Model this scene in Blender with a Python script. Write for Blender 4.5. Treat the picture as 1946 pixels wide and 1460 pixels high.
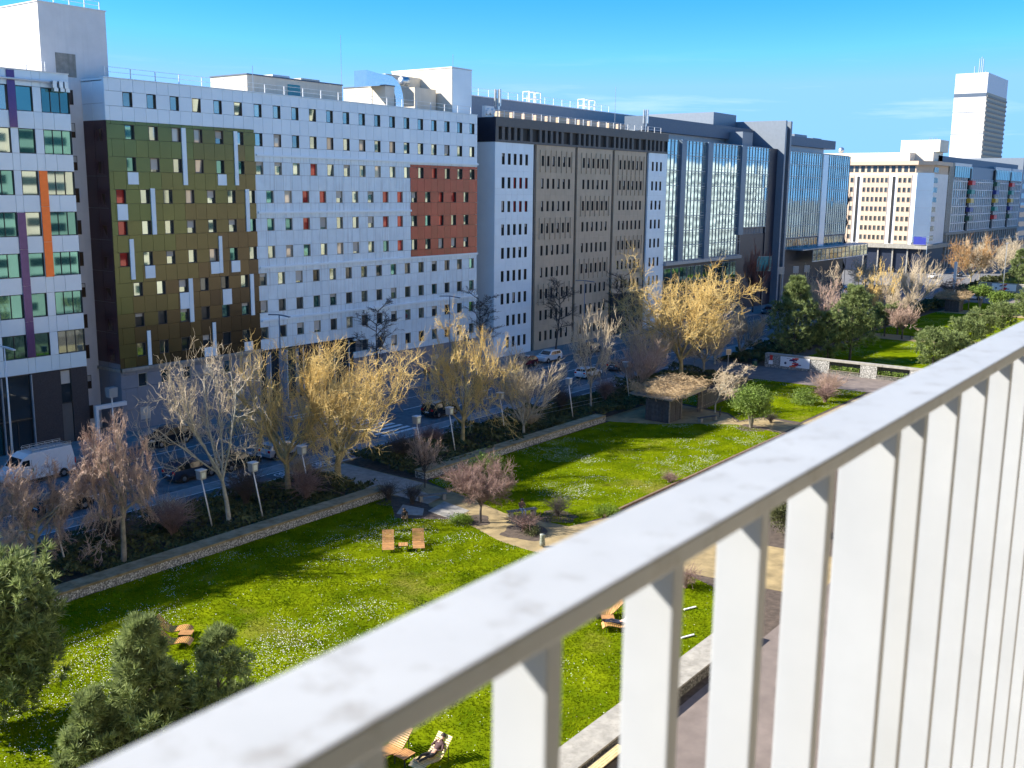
import bpy, math, random
import numpy as np
from mathutils import Vector, Matrix, noise as mnoise
R = math.radians
scene = bpy.context.scene
col = scene.collection
for o in list(bpy.data.objects): bpy.data.objects.remove(o)
random.seed(7); NP = np.random.default_rng(11)

# ---------------------------------------------------------------- camera, sky, sun, exposure
CAM_Z = 24.0
PITCH, ROLL, YAW = R(10.58214), R(0.63863), R(36.5309)
cd = bpy.data.cameras.new('camera'); cam = bpy.data.objects.new('camera', cd); col.objects.link(cam)
d_ = Vector((math.cos(PITCH)*math.cos(YAW), math.cos(PITCH)*math.sin(YAW), -math.sin(PITCH)))
r0 = Vector((math.sin(YAW), -math.cos(YAW), 0)); u0 = r0.cross(d_)
r_ = math.cos(ROLL)*r0 + math.sin(ROLL)*u0; u_ = -math.sin(ROLL)*r0 + math.cos(ROLL)*u0
M = Matrix((r_, u_, -d_)).transposed().to_4x4(); M.translation = (0, 0, CAM_Z)
cam.matrix_world = M
cd.sensor_width = 36.0; cd.lens = 36.0*1970.69/1946.0
cd.clip_start = 0.05; cd.clip_end = 6000
cd.dof.use_dof = True; cd.dof.focus_distance = 75.0; cd.dof.aperture_fstop = 9.6
scene.camera = cam

SUN_EL, SUN_AZ = R(33.3), R(52.3)          # shadows run along +X, -Y
to_sun = Vector((-math.cos(SUN_AZ)*math.cos(SUN_EL), math.sin(SUN_AZ)*math.cos(SUN_EL), math.sin(SUN_EL)))
w = bpy.data.worlds.new('World'); scene.world = w; w.use_nodes = True
nt = w.node_tree; nt.nodes.clear()
out = nt.nodes.new('ShaderNodeOutputWorld'); bg = nt.nodes.new('ShaderNodeBackground')
sky = nt.nodes.new('ShaderNodeTexSky'); sky.sky_type = 'NISHITA'; sky.sun_disc = False
sky.sun_elevation = SUN_EL; sky.sun_rotation = math.atan2(to_sun.x, to_sun.y)
sky.air_density = 1.0; sky.dust_density = 0.0; sky.ozone_density = 4.0; sky.altitude = 1500
bg.inputs['Strength'].default_value = 0.15
# thin cirrus wisps low over the horizon
tc = nt.nodes.new('ShaderNodeTexCoord'); mp = nt.nodes.new('ShaderNodeMapping')
mp.inputs['Scale'].default_value = (3.2, 3.2, 42.0)
cn = nt.nodes.new('ShaderNodeTexNoise'); cn.inputs['Scale'].default_value = 1.5; cn.inputs['Detail'].default_value = 7; cn.inputs['Roughness'].default_value = .62
cr = nt.nodes.new('ShaderNodeValToRGB'); cr.color_ramp.elements[0].position = .54; cr.color_ramp.elements[1].position = .86
sep = nt.nodes.new('ShaderNodeSeparateXYZ')
band = nt.nodes.new('ShaderNodeMapRange'); band.interpolation_type = 'SMOOTHSTEP'
band.inputs['From Min'].default_value = .14; band.inputs['From Max'].default_value = .06
mul = nt.nodes.new('ShaderNodeMath'); mul.operation = 'MULTIPLY'
mul2 = nt.nodes.new('ShaderNodeMath'); mul2.operation = 'MULTIPLY'; mul2.inputs[1].default_value = .55
mixc = nt.nodes.new('ShaderNodeMix'); mixc.data_type = 'RGBA'
mixc.inputs['B'].default_value = (2.4, 2.8, 3.1, 1)
L = nt.links.new
L(tc.outputs['Generated'], mp.inputs['Vector']); L(mp.outputs['Vector'], cn.inputs['Vector']); L(cn.outputs['Fac'], cr.inputs['Fac'])
L(tc.outputs['Generated'], sep.inputs[0]); L(sep.outputs['Z'], band.inputs['Value'])
L(cr.outputs['Color'], mul.inputs[0]); L(band.outputs['Result'], mul.inputs[1]); L(mul.outputs[0], mul2.inputs[0])
hsv = nt.nodes.new('ShaderNodeHueSaturation'); hsv.inputs['Saturation'].default_value = 1.42; hsv.inputs['Hue'].default_value = .503; hsv.inputs['Value'].default_value = .54
L(sky.outputs['Color'], hsv.inputs['Color'])
cap = nt.nodes.new('ShaderNodeMix'); cap.data_type = 'RGBA'; cap.blend_type = 'DARKEN'; cap.inputs['Factor'].default_value = 1.0
cap.inputs['B'].default_value = (.72, 1.60, 3.0, 1); L(hsv.outputs['Color'], cap.inputs['A'])
L(mul2.outputs[0], mixc.inputs['Factor']); L(cap.outputs['Result'], mixc.inputs['A'])
L(mixc.outputs['Result'], bg.inputs['Color']); L(bg.outputs['Background'], out.inputs['Surface'])

sl = bpy.data.lights.new('sun', 'SUN'); sl.energy = 4.3; sl.angle = R(0.53); sl.color = (1.0, .93, .82)
so = bpy.data.objects.new('sun', sl); col.objects.link(so)
so.rotation_euler = to_sun.to_track_quat('Z', 'Y').to_euler(); so.location = (-40, 60, 90)
vs = scene.view_settings
vs.view_transform = 'Standard'; vs.look = 'None'; vs.gamma = 1.0; vs.use_curve_mapping = False; vs.exposure = 1.62
cy = scene.cycles
cy.max_bounces = 6; cy.diffuse_bounces = 3; cy.glossy_bounces = 3; cy.transmission_bounces = 2; cy.transparent_max_bounces = 4
cy.use_denoising = True; cy.sample_clamp_indirect = 6.0
try: cy.caustics_reflective = False; cy.caustics_refractive = False
except Exception: pass

# ---------------------------------------------------------------- helpers
class MB:
    def __init__(s): s.v = []; s.f = []; s.m = []
    def add(s, vs, fs, m=0):
        b = len(s.v); s.v.extend(vs)
        for f in fs: s.f.append(tuple(i+b for i in f)); s.m.append(m)
        return s
    def box(s, x0, x1, y0, y1, z0, z1, m=0):
        return s.add([(x0,y0,z0),(x1,y0,z0),(x1,y1,z0),(x0,y1,z0),(x0,y0,z1),(x1,y0,z1),(x1,y1,z1),(x0,y1,z1)],
                     [(0,3,2,1),(4,5,6,7),(0,1,5,4),(1,2,6,5),(2,3,7,6),(3,0,4,7)], m)
    def hexa(s, p, m=0):   # 8 points ordered like box
        return s.add(p, [(0,3,2,1),(4,5,6,7),(0,1,5,4),(1,2,6,5),(2,3,7,6),(3,0,4,7)], m)
    def prism(s, poly, z0, z1, m=0):
        n = len(poly)
        vs = [(x,y,z0) for x,y in poly]+[(x,y,z1) for x,y in poly]
        return s.add(vs, [tuple(range(n-1,-1,-1)), tuple(range(n,2*n))]+[(i,(i+1)%n,n+(i+1)%n,n+i) for i in range(n)], m)
    def tube(s, pts, rad, n=6, m=0, cap=True):
        pts = [Vector(p) for p in pts]; k = len(pts)
        if not isinstance(rad, (list, tuple)): rad = [rad]*k
        d0 = (pts[-1]-pts[0]); d0 = d0.normalized() if d0.length > 1e-6 else Vector((0,0,1))
        vs = []; up = None
        for i, p in enumerate(pts):
            t = (pts[min(i+1,k-1)]-pts[max(i-1,0)])
            t = t.normalized() if t.length > 1e-6 else d0
            if up is None:
                up = t.orthogonal().normalized()
            else:
                up = (up - t*up.dot(t)); up = up.normalized() if up.length > 1e-6 else t.orthogonal().normalized()
            b = t.cross(up)
            for j in range(n):
                a = 2*math.pi*j/n
                vs.append(tuple(p + (up*math.cos(a)+b*math.sin(a))*rad[i]))
        fs = [(i*n+j, i*n+(j+1)%n, (i+1)*n+(j+1)%n, (i+1)*n+j) for i in range(k-1) for j in range(n)]
        if cap: fs += [tuple(range(n-1,-1,-1)), tuple((k-1)*n+j for j in range(n))]
        return s.add(vs, fs, m)
    def lathe(s, prof, n=16, m=0, axis='z', c=(0,0,0)):   # prof: (r, h)
        vs = []
        for r, h in prof:
            for j in range(n):
                a = 2*math.pi*j/n; x, y = r*math.cos(a), r*math.sin(a)
                if axis == 'z': vs.append((c[0]+x, c[1]+y, c[2]+h))
                elif axis == 'y': vs.append((c[0]+x, c[1]+h, c[2]+y))
                else: vs.append((c[0]+h, c[1]+x, c[2]+y))
        k = len(prof)
        fs = [(i*n+j, i*n+(j+1)%n, (i+1)*n+(j+1)%n, (i+1)*n+j) for i in range(k-1) for j in range(n)]
        fs += [tuple(range(n-1,-1,-1)), tuple((k-1)*n+j for j in range(n))]
        return s.add(vs, fs, m)
    def mesh(s, name, mats, smooth=False):
        me = bpy.data.meshes.new(name); me.from_pydata(s.v, [], s.f)
        if not isinstance(mats, (list, tuple)): mats = [mats]
        for q in mats: me.materials.append(q)
        if len(mats) > 1: me.polygons.foreach_set('material_index', s.m)
        if smooth: me.polygons.foreach_set('use_smooth', [True]*len(me.polygons))
        me.update()
        return me

def npmesh(name, verts, faces, mats, midx=None, smooth=False):
    """fast mesh from numpy arrays, faces (n,3) or (n,4)"""
    me = bpy.data.meshes.new(name); k = faces.shape[1]; nf = len(faces)
    me.vertices.add(len(verts)); me.vertices.foreach_set('co', np.ascontiguousarray(verts, np.float32).ravel())
    me.loops.add(nf*k); me.loops.foreach_set('vertex_index', np.ascontiguousarray(faces, np.int32).ravel())
    me.polygons.add(nf); me.polygons.foreach_set('loop_start', np.arange(0, nf*k, k, dtype=np.int32))
    try: me.polygons.foreach_set('loop_total', np.full(nf, k, np.int32))
    except Exception: pass
    if not isinstance(mats, (list, tuple)): mats = [mats]
    for q in mats: me.materials.append(q)
    if midx is not None: me.polygons.foreach_set('material_index', np.ascontiguousarray(midx, np.int32))
    if smooth: me.polygons.foreach_set('use_smooth', np.ones(nf, bool))
    me.update(calc_edges=True); me.validate()
    return me

WL = {}   # world location of unrotated roots and parts
def ob(name, me, parent=None, loc=(0,0,0), rot=None, scl=None):
    """loc is local to the parent"""
    o = bpy.data.objects.new(name, me); col.objects.link(o)
    if parent is not None: o.parent = parent
    o.location = loc
    if rot is not None: o.rotation_euler = rot
    if scl is not None: o.scale = scl if isinstance(scl, (tuple, list)) else (scl,)*3
    return o
def pw(name, me, parent, wloc=(0,0,0), rot=None):
    """wloc is given in world metres under unrotated parents"""
    p = WL[parent.name]; o = ob(name, me, parent, (wloc[0]-p[0], wloc[1]-p[1], wloc[2]-p[2]), rot)
    WL[o.name] = wloc
    return o
def tag(o, label, cat, group=None):
    o['label'] = label; o['category'] = cat
    if group: o['group'] = group
    return o
def root(name, label, cat, loc=(0,0,0), rz=0, group=None):
    o = bpy.data.objects.new(name, None); col.objects.link(o); o.empty_display_size = .3
    o.location = loc; o.rotation_euler = (0,0,rz); WL[o.name] = tuple(loc)
    return tag(o, label, cat, group)
def struct(name, me, loc=(0,0,0), kind='structure'):
    o = ob(name, me, None, loc); o['kind'] = kind; WL[o.name] = tuple(loc); return o
def stuff(name, me, label, cat, parent=None, loc=(0,0,0)):
    o = ob(name, me, parent, loc); o['kind'] = 'stuff'
    if parent is None: o['label'] = label; o['category'] = cat
    return o
def dup(r, loc, rz, label=None, scl=None):
    n = r.copy(); col.objects.link(n); n.location = loc; n.rotation_euler = (0,0,rz)
    if scl: n.scale = (scl,)*3 if not isinstance(scl, tuple) else scl
    if label: n['label'] = label
    for ch in r.children:
        c = ch.copy(); col.objects.link(c); c.parent = n
        for g in ch.children:
            e = g.copy(); col.objects.link(e); e.parent = c
    return n

# ---------------------------------------------------------------- materials
def mat(name, c, rough=.6, metal=0.0, var=.10, scale=2.0, bump=0.0, bscale=8.0, rnd=0.0, spec=.5, streak=0.0, streak_c=(.25,.27,.28), c2=None, coat=0.0, detail=5):
    m = bpy.data.materials.new(name); m.use_nodes = True
    n = m.node_tree.nodes; l = m.node_tree.links.new; b = n['Principled BSDF']
    b.inputs['Roughness'].default_value = rough; b.inputs['Metallic'].default_value = metal
    b.inputs['Specular IOR Level'].default_value = spec; b.inputs['Coat Weight'].default_value = coat
    geo = n.new('ShaderNodeNewGeometry')
    nz = n.new('ShaderNodeTexNoise'); nz.inputs['Scale'].default_value = scale; nz.inputs['Detail'].default_value = detail; nz.inputs['Roughness'].default_value = .6
    l(geo.outputs['Position'], nz.inputs['Vector'])
    rp = n.new('ShaderNodeValToRGB'); rp.color_ramp.elements[0].position = .32; rp.color_ramp.elements[1].position = .68
    a = tuple(max(0, x*(1-var)) for x in c)+(1,); e = (tuple(min(1, x*(1+var)) for x in c) if c2 is None else c2)+(1,)
    rp.color_ramp.elements[0].color = a; rp.color_ramp.elements[1].color = e
    l(nz.outputs['Fac'], rp.inputs['Fac']); cur = rp.outputs['Color']
    if streak > 0:
        mp = n.new('ShaderNodeMapping'); mp.inputs['Scale'].default_value = (2.6, 2.6, .10)
        l(geo.outputs['Position'], mp.inputs['Vector'])
        s2 = n.new('ShaderNodeTexNoise'); s2.inputs['Scale'].default_value = 1.5; s2.inputs['Detail'].default_value = 4
        l(mp.outputs['Vector'], s2.inputs['Vector'])
        r2 = n.new('ShaderNodeMapRange'); r2.inputs['From Min'].default_value = .52; r2.inputs['From Max'].default_value = .72; r2.inputs['To Max'].default_value = streak
        l(s2.outputs['Fac'], r2.inputs['Value'])
        mx = n.new('ShaderNodeMix'); mx.data_type = 'RGBA'; mx.inputs['B'].default_value = tuple(streak_c)+(1,)
        l(r2.outputs['Result'], mx.inputs['Factor']); l(cur, mx.inputs['A']); cur = mx.outputs['Result']
    if rnd > 0:
        oi = n.new('ShaderNodeObjectInfo'); mr = n.new('ShaderNodeMapRange')
        mr.inputs['To Min'].default_value = 1-rnd; mr.inputs['To Max'].default_value = 1+rnd
        l(oi.outputs['Random'], mr.inputs['Value'])
        hs = n.new('ShaderNodeHueSaturation'); l(mr.outputs['Result'], hs.inputs['Value']); l(cur, hs.inputs['Color']); cur = hs.outputs['Color']
    l(cur, b.inputs['Base Color'])
    if bump > 0:
        bz = n.new('ShaderNodeTexNoise'); bz.inputs['Scale'].default_value = bscale; bz.inputs['Detail'].default_value = 3
        l(geo.outputs['Position'], bz.inputs['Vector'])
        bp = n.new('ShaderNodeBump'); bp.inputs['Strength'].default_value = min(1, bump*4); bp.inputs['Distance'].default_value = bump*.1
        l(bz.outputs['Fac'], bp.inputs['Height']); l(bp.outputs['Normal'], b.inputs['Normal'])
    return m
def leafmat(name, c, var=.35, trans=.25, scale=1.2, rough=.6):
    m = mat(name, c, rough, var=var, scale=scale, spec=.25)
    n = m.node_tree.nodes; l = m.node_tree.links.new; b = n['Principled BSDF']
    o = [q for q in n if q.type == 'OUTPUT_MATERIAL'][0]
    tr = n.new('ShaderNodeBsdfTranslucent'); src = b.inputs['Base Color'].links[0].from_socket
    l(src, tr.inputs['Color']); mx = n.new('ShaderNodeMixShader'); mx.inputs[0].default_value = trans
    l(b.outputs[0], mx.inputs[1]); l(tr.outputs[0], mx.inputs[2]); l(mx.outputs[0], o.inputs['Surface'])
    return m
def glass(name, c, metal=.85, rough=.03, wav=.02, wscale=.7, rnd=.25):
    return mat(name, c, rough, metal, var=.12, scale=.25, bump=wav, bscale=wscale, rnd=rnd, spec=.6, detail=2)

K = {}
K['asphalt'] = mat('asphalt', (.135,.135,.14), .9, var=.3, scale=1.1, bump=.03, bscale=60)
K['asphalt_red'] = mat('asphalt_red', (.165,.135,.12), .9, var=.2, scale=.7, bump=.03, bscale=50)
K['paving'] = mat('paving', (.24,.235,.23), .9, var=.2, scale=.6, bump=.03, bscale=30)
K['cycle'] = mat('cycle_asphalt', (.10,.10,.11), .9, var=.25, scale=1.0)
K['kerb'] = mat('kerb', (.30,.29,.28), .85, var=.2, scale=1.5, rnd=.08)
K['line'] = mat('road_paint', (.70,.70,.68), .7, var=.2, scale=6)
K['sand'] = mat('sand_path', (.27,.205,.10), .95, var=.3, scale=.9, bump=.05, bscale=25)
K['soil'] = mat('soil', (.075,.055,.042), 1, var=.4, scale=2.5, bump=.3, bscale=9)
K['lawn'] = mat('lawn', (.080,.140,.003), 1, var=.3, scale=.35, bump=.25, bscale=22, c2=(.18,.225,.004), detail=9, spec=.0)
K['blade'] = leafmat('grass_blade', (.10,.18,.003), var=.5, trans=.35, scale=.5)
K['blade'].node_tree.nodes['Color Ramp'].color_ramp.elements[1].color = (.26,.31,.005,1)
K['blade'].node_tree.nodes['Principled BSDF'].inputs['Specular IOR Level'].default_value = .02
def dry(m, amt):
    n = m.node_tree.nodes; l = m.node_tree.links.new; b = n['Principled BSDF']; src = b.inputs['Base Color'].links[0].from_socket
    g = n.new('ShaderNodeNewGeometry'); z = n.new('ShaderNodeTexNoise'); z.inputs['Scale'].default_value = .16; z.inputs['Detail'].default_value = 6; z.inputs['Roughness'].default_value = .65
    l(g.outputs['Position'], z.inputs['Vector']); r = n.new('ShaderNodeMapRange'); r.inputs['From Min'].default_value = .56; r.inputs['From Max'].default_value = .72; r.inputs['To Max'].default_value = amt
    l(z.outputs['Fac'], r.inputs['Value']); x = n.new('ShaderNodeMix'); x.data_type = 'RGBA'; x.inputs['B'].default_value = (.235,.205,.045,1)
    l(r.outputs['Result'], x.inputs['Factor']); l(src, x.inputs['A']); l(x.outputs['Result'], b.inputs['Base Color'])
dry(K['lawn'], .75); dry(K['blade'], .55)
K['daisy'] = mat('daisy', (.80,.80,.76), .7, var=.05)
K['concrete'] = mat('concrete', (.30,.285,.25), .9, var=.22, scale=1.6, bump=.08, bscale=20, streak=.35, streak_c=(.13,.12,.09))
K['white'] = mat('white_panel', (.75,.86,.91), .45, var=.03, scale=.4, rnd=.025)
K['white_rib'] = mat('white_ribbed_panel', (.73,.84,.88), .55, var=.06, scale=.8, rnd=.035, streak=.5, streak_c=(.42,.44,.46))
K['white_gloss'] = mat('white_gloss_panel', (.70,.81,.86), .12, var=.03, scale=.5, rnd=.03, bump=.012, bscale=.8, spec=.7)
K['white_render'] = mat('white_render', (.72,.70,.68), .8, var=.05, scale=.7, streak=.12, streak_c=(.5,.48,.45))
K['cream'] = mat('cream_render', (.66,.60,.49), .85, var=.07, scale=.6, streak=.18, streak_c=(.42,.36,.27))
K['joint'] = mat('joint_backing', (.22,.23,.25), .9)
K['grey_base'] = mat('grey_render', (.21,.22,.25), .75, var=.08, scale=.6, rnd=.04)
K['plum'] = mat('plum_panel', (.055,.020,.026), .28, var=.1, scale=.3, rnd=.10)
K['red_panel'] = mat('red_panel', (.36,.036,.030), .22, var=.15, scale=.25, rnd=.12, bump=.01, bscale=.6)
GREENS = [(.075,.130,.048),(.085,.128,.042),(.098,.118,.038),(.105,.096,.036),(.088,.066,.030),(.055,.040,.022)]
for i, g in enumerate(GREENS): K['green%d'%i] = mat('olive_panel_%d'%i, g, .22, .3, var=.12, scale=.25, rnd=.05, bump=.012, bscale=.6)
K['frame_dk'] = mat('window_lining', (.055,.045,.04), .6)
K['frame_lt'] = mat('window_lining_pale', (.42,.38,.31), .6)
K['glass'] = glass('window_glass', (.34,.42,.40))
K['glass_teal'] = glass('teal_glass', (.10,.25,.26), wav=.03)
K['glass_dk'] = glass('dark_glass', (.06,.075,.085), metal=.5)
K['curtain'] = glass('glass_red_curtain', (.42,.035,.03), metal=.15)
K['curtain_w'] = glass('glass_pale_curtain', (.55,.50,.42), metal=.25)
K['curtain_wall'] = glass('curtain_wall_glass', (.46,.62,.62), metal=.85, rough=.05, wav=.04, wscale=.9, rnd=.22)
K['mullion'] = mat('mullion', (.30,.34,.38), .45, .3)
K['fin'] = mat('blue_grey_pier', (.15,.21,.28), .5, .2, var=.08)
K['slate'] = mat('slate_band', (.085,.12,.17), .55, .2, var=.08, rnd=.05)
K['navy'] = mat('navy_panel', (.008,.014,.034), .45, var=.2, rnd=.1)
K['pylon'] = mat('pylon_cladding', (.19,.225,.27), .5, .2, var=.06)
K['brick_dk'] = mat('dark_brick', (.050,.040,.040), .8, var=.25, scale=8, bump=.1, bscale=15)
K['purple'] = mat('purple_glass', (.085,.045,.17), .12, .3, var=.1, bump=.02, bscale=.8)
K['orange'] = mat('orange_glass', (.75,.15,.02), .12, .2, var=.08, bump=.02, bscale=.8)
K['brown_win'] = mat('brown_glass', (.10,.065,.045), .15, .4)
K['taupe'] = mat('taupe_panel', (.52,.41,.285), .7, var=.06, scale=.5, rnd=.05, streak=.12, streak_c=(.15,.13,.11))
K['attic'] = mat('attic_panel', (.105,.10,.095), .6, var=.06, rnd=.05)
K['louvre'] = mat('louvre_black', (.008,.008,.009), .6)
K['roof'] = mat('roof_gravel', (.27,.265,.25), 1, var=.2, scale=3)
K['metal'] = mat('galvanised', (.55,.57,.58), .35, .9, var=.1)
K['duct'] = mat('duct_foil', (.72,.74,.76), .16, 1.0, var=.05, bump=.02, bscale=1.5)
K['whitemetal'] = mat('white_metal', (.72,.72,.71), .4, var=.05)
K['darkmetal'] = mat('dark_metal', (.035,.037,.04), .5, .3)
K['peach'] = mat('peach_render', (.56,.43,.32), .8, var=.06, rnd=.02)
K['teal'] = mat('teal_door', (.02,.22,.27), .3)
K['blind'] = mat('roller_blind', (.52,.50,.45), .8, var=.05, rnd=.15)
GLASSES = ['glass']*5+['glass_teal']+['curtain_w']

_bc = {}
def bm(w, d, h, m):
    """shared box mesh: x centred, y from 0 to d, z centred"""
    k = (round(w,3), round(d,3), round(h,3), m)
    if k not in _bc: _bc[k] = MB().box(-w/2, w/2, 0, d, -h/2, h/2).mesh('box', K[m])
    return _bc[k]
def bmx(w, d, h, m):
    """shared box mesh for walls facing -X: x from 0 to d, y centred"""
    k = ('x', round(w,3), round(d,3), round(h,3), m)
    if k not in _bc: _bc[k] = MB().box(0, d, -w/2, w/2, -h/2, h/2).mesh('box', K[m])
    return _bc[k]
def ring(w, h, t, d, m, axis='y'):
    k = ('r', round(w,3), round(h,3), t, d, m, axis)
    if k not in _bc:
        b = MB()
        for x0,x1,z0,z1 in ((-w/2,-w/2+t,-h/2,h/2),(w/2-t,w/2,-h/2,h/2),(-w/2+t,w/2-t,h/2-t,h/2),(-w/2+t,w/2-t,-h/2,-h/2+t)):
            if axis == 'y': b.box(x0,x1,0,d,z0,z1)
            else: b.box(0,d,x0,x1,z0,z1)
        _bc[k] = b.mesh('frame', K[m])
    return _bc[k]
rw = random.Random(3)
def window(parent, x, z, w, h, Y, gm=None, lining='frame_dk', depth=.22, tilt=0.0, axis='y', mull=0):
    """window opening in a facade: lining ring as part, pane as sub-part"""
    gm = gm or rw.choice(GLASSES)
    if axis == 'y':
        f = pw('window', ring(w, h, .05, depth, lining), parent, (x, Y, z))
        p = ob('pane', bm(w-.1, .02, h-.1, gm), f, (0, depth-.03, 0), (R(rw.uniform(-.35,.35)+tilt), 0, R(rw.uniform(-.5,.5))))
        if w < 1.6 and rw.random() < .24 and gm != 'curtain':
            hb = round(rw.choice((.25,.4,.55,.8)), 2)*h; ob('blind', bm(w-.11, .012, hb, 'blind'), f, (0, depth-.055, h/2-.05-hb/2))
        if mull:
            for i in range(1, mull+1): ob('mullion', bm(.05, .05, h-.1, 'frame_dk'), f, (-w/2+w*i/(mull+1), depth-.09, 0))
    else:
        f = pw('window', ring(w, h, .05, depth, lining, 'x'), parent, (Y, x, z))
        p = ob('pane', bmx(w-.1, .02, h-.1, gm), f, (depth-.03, 0, 0), (0, R(rw.uniform(-.35,.35)), R(rw.uniform(-.5,.5))))
    return f
def wbox(name, parent, x0,x1,y0,y1,z0,z1, m):
    """one-off box part in world metres under a building root"""
    p = WL[parent.name]; return ob(name, MB().box(x0-p[0],x1-p[0],y0-p[1],y1-p[1],z0-p[2],z1-p[2]).mesh(name, K[m] if isinstance(m, str) else m), parent)
def rail(name, parent, x0, x1, y, z, h=1.0, step=2.6, m='whitemetal', y1=None):
    b = MB(); n = max(1, int(abs(x1-x0)/step)); p = WL[parent.name]; y1 = y if y1 is None else y1
    for i in range(n+1):
        x = x0+(x1-x0)*i/n; yy = y+(y1-y)*i/n
        b.box(x-.04-p[0], x+.04-p[0], yy-.03-p[1], yy+.03-p[1], z-p[2], z+h-p[2])
    for k in (1.0, .55): b.tube([(x0-p[0], y-p[1], z+h*k-p[2]), (x1-p[0], y1-p[1], z+h*k-p[2])], .025, 4)
    return ob(name, b.mesh(name, K[m]), parent)

# ---------------------------------------------------------------- ground, roads, paths, lawns
def sheet(name, poly, z, m, kind='structure'):
    me = bpy.data.meshes.new(name); me.from_pydata([(x,y,z) for x,y in poly], [], [tuple(range(len(poly)))])
    me.materials.append(K[m] if isinstance(m, str) else m); me.update()
    if me.polygons[0].normal.z < 0: me.flip_normals()
    return struct(name, me, kind=kind)
def slab(name, poly, z0, z1, m):
    b = MB().prism(poly, z0, z1); me = b.mesh(name, K[m]); return struct(name, me)
sheet('ground', [(-1500,-1500),(3000,-1500),(3000,3000),(-1500,3000)], -.05, 'paving')
sheet('road', [(-200,68.8),(900,68.8),(900,84.2),(-200,84.2)], 0.0, 'asphalt')
sheet('side_street', [(268,84.2),(332,84.2),(332,300),(268,300)], -.004, 'asphalt')
slab('pavement_far', [(-200,84.2),(267,84.2),(267,93.5),(-200,93.5)], -.04, .12, 'paving')
slab('pavement_far', [(333,84.2),(700,84.2),(700,93.5),(333,93.5)], -.04, .12, 'paving')
slab('pavement_near', [(-200,65.2),(127,65.2),(127,68.65),(-200,68.65)], -.04, .12, 'paving')
slab('pavement_near', [(137,65.2),(254,65.2),(254,68.65),(137,68.65)], -.04, .12, 'paving')
for x0, x1 in ((-200,127),(137,254)):
    slab('kerb', [(x0,68.652),(x1,68.652),(x1,68.85),(x0,68.85)], -.04, .135, 'kerb')
slab('kerb', [(-200,84.0),(267,84.0),(267,84.198),(-200,84.198)], -.04, .135, 'kerb')
sheet('cycle_path', [(-60,65.5),(127,65.5),(127,67.0),(-60,67.0)], .125, 'cycle')
sheet('cross_walk_street', [(127,0),(137,0),(137,68.8),(127,68.8)], .004, 'asphalt_red')
sheet('cross_walk_street', [(254,40),(268,40),(268,68.8),(254,68.8)], .004, 'asphalt_red')
sheet('near_path', [(-60,4),(127,4),(127,20.6),(-60,20.6)], .006, 'asphalt_red')
sheet('park_soil', [(-30,20.6),(127,20.6),(127,65.2),(-30,65.2)], -.01, 'soil')
sheet('park_soil', [(137,20.6),(254,20.6),(254,65.2),(137,65.2)], -.01, 'soil')
sheet('park_soil', [(268,20.6),(420,20.6),(420,68),(268,68)], -.01, 'soil')
# road markings
mk = MB()
for i in range(60):
    x = -60+i*6.5
    if not 68 < x < 82: mk.box(x, x+3.0, 76.3, 76.44, .004, .006)
mk.box(-100, 68, 73.15, 73.28, .004, .006); mk.box(82, 240, 73.15, 73.28, .004, .006)
mk.box(-100, 68, 80.4, 80.5, .004, .006); mk.box(84, 240, 80.4, 80.5, .004, .006)
struct('lane_markings', mk.mesh('lane_markings', K['line']))
mk = MB()
for i in range(14): mk.box(72.5, 77.5, 69.3+i*1.05, 69.8+i*1.05, .004, .006)
struct('zebra_crossing', mk.mesh('zebra_crossing', K['line']))
mk = MB()
mk.box(-60, 127, 65.42, 65.5, .126, .128); mk.box(-60, 127, 67.0, 67.08, .126, .128)
for cx in (57.0, 61.2):      # bicycle symbols painted on the cycle path
    for dx in (-.55, .55):
        for k in range(12):
            a = 2*math.pi*k/12; b_ = 2*math.pi*(k+1)/12
            mk.add([(cx+dx+r*math.cos(q), 66.2+r*1.1*math.sin(q), .13) for r, q in ((.34,a),(.46,a),(.46,b_),(.34,b_))], [(0,1,2,3)])
    for p, q in (((-.55,0),(-.1,.5)),((-.1,.5),(.45,.45)),((-.1,.5),(.1,-.05)),((.1,-.05),(.45,.45)),((-.55,0),(.1,-.05)),((.45,.6),(.55,0))):
        v = Vector((q[0]-p[0], q[1]-p[1])).normalized(); nx, ny = -v.y*.05, v.x*.05
        mk.add([(cx+p[0]+nx,66.2+p[1]+ny,.13),(cx+q[0]+nx,66.2+q[1]+ny,.13),(cx+q[0]-nx,66.2+q[1]-ny,.13),(cx+p[0]-nx,66.2+p[1]-ny,.13)], [(0,1,2,3)])
struct('cycle_markings', mk.mesh('cycle_markings', K['line']))

PATH = [(58.4,65.2),(58.3,55.0),(57.8,49.0),(55.9,45.3),(54.3,41.5),(54.0,38.5),(55.6,34.0),(57.5,29.0),(58.5,20.6),
        (66.5,20.6),(65.5,28.0),(72,30),(112,31),(127,31),(127,39.2),(103,39.2),(99.3,38.4),(64,38.4),(61.3,39.4),(60.9,43.5),(60.4,45.2),(61.6,49.2),(62.6,55.0),(63.0,65.2)]
sheet('sand_path', PATH, .004, 'sand')
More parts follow.
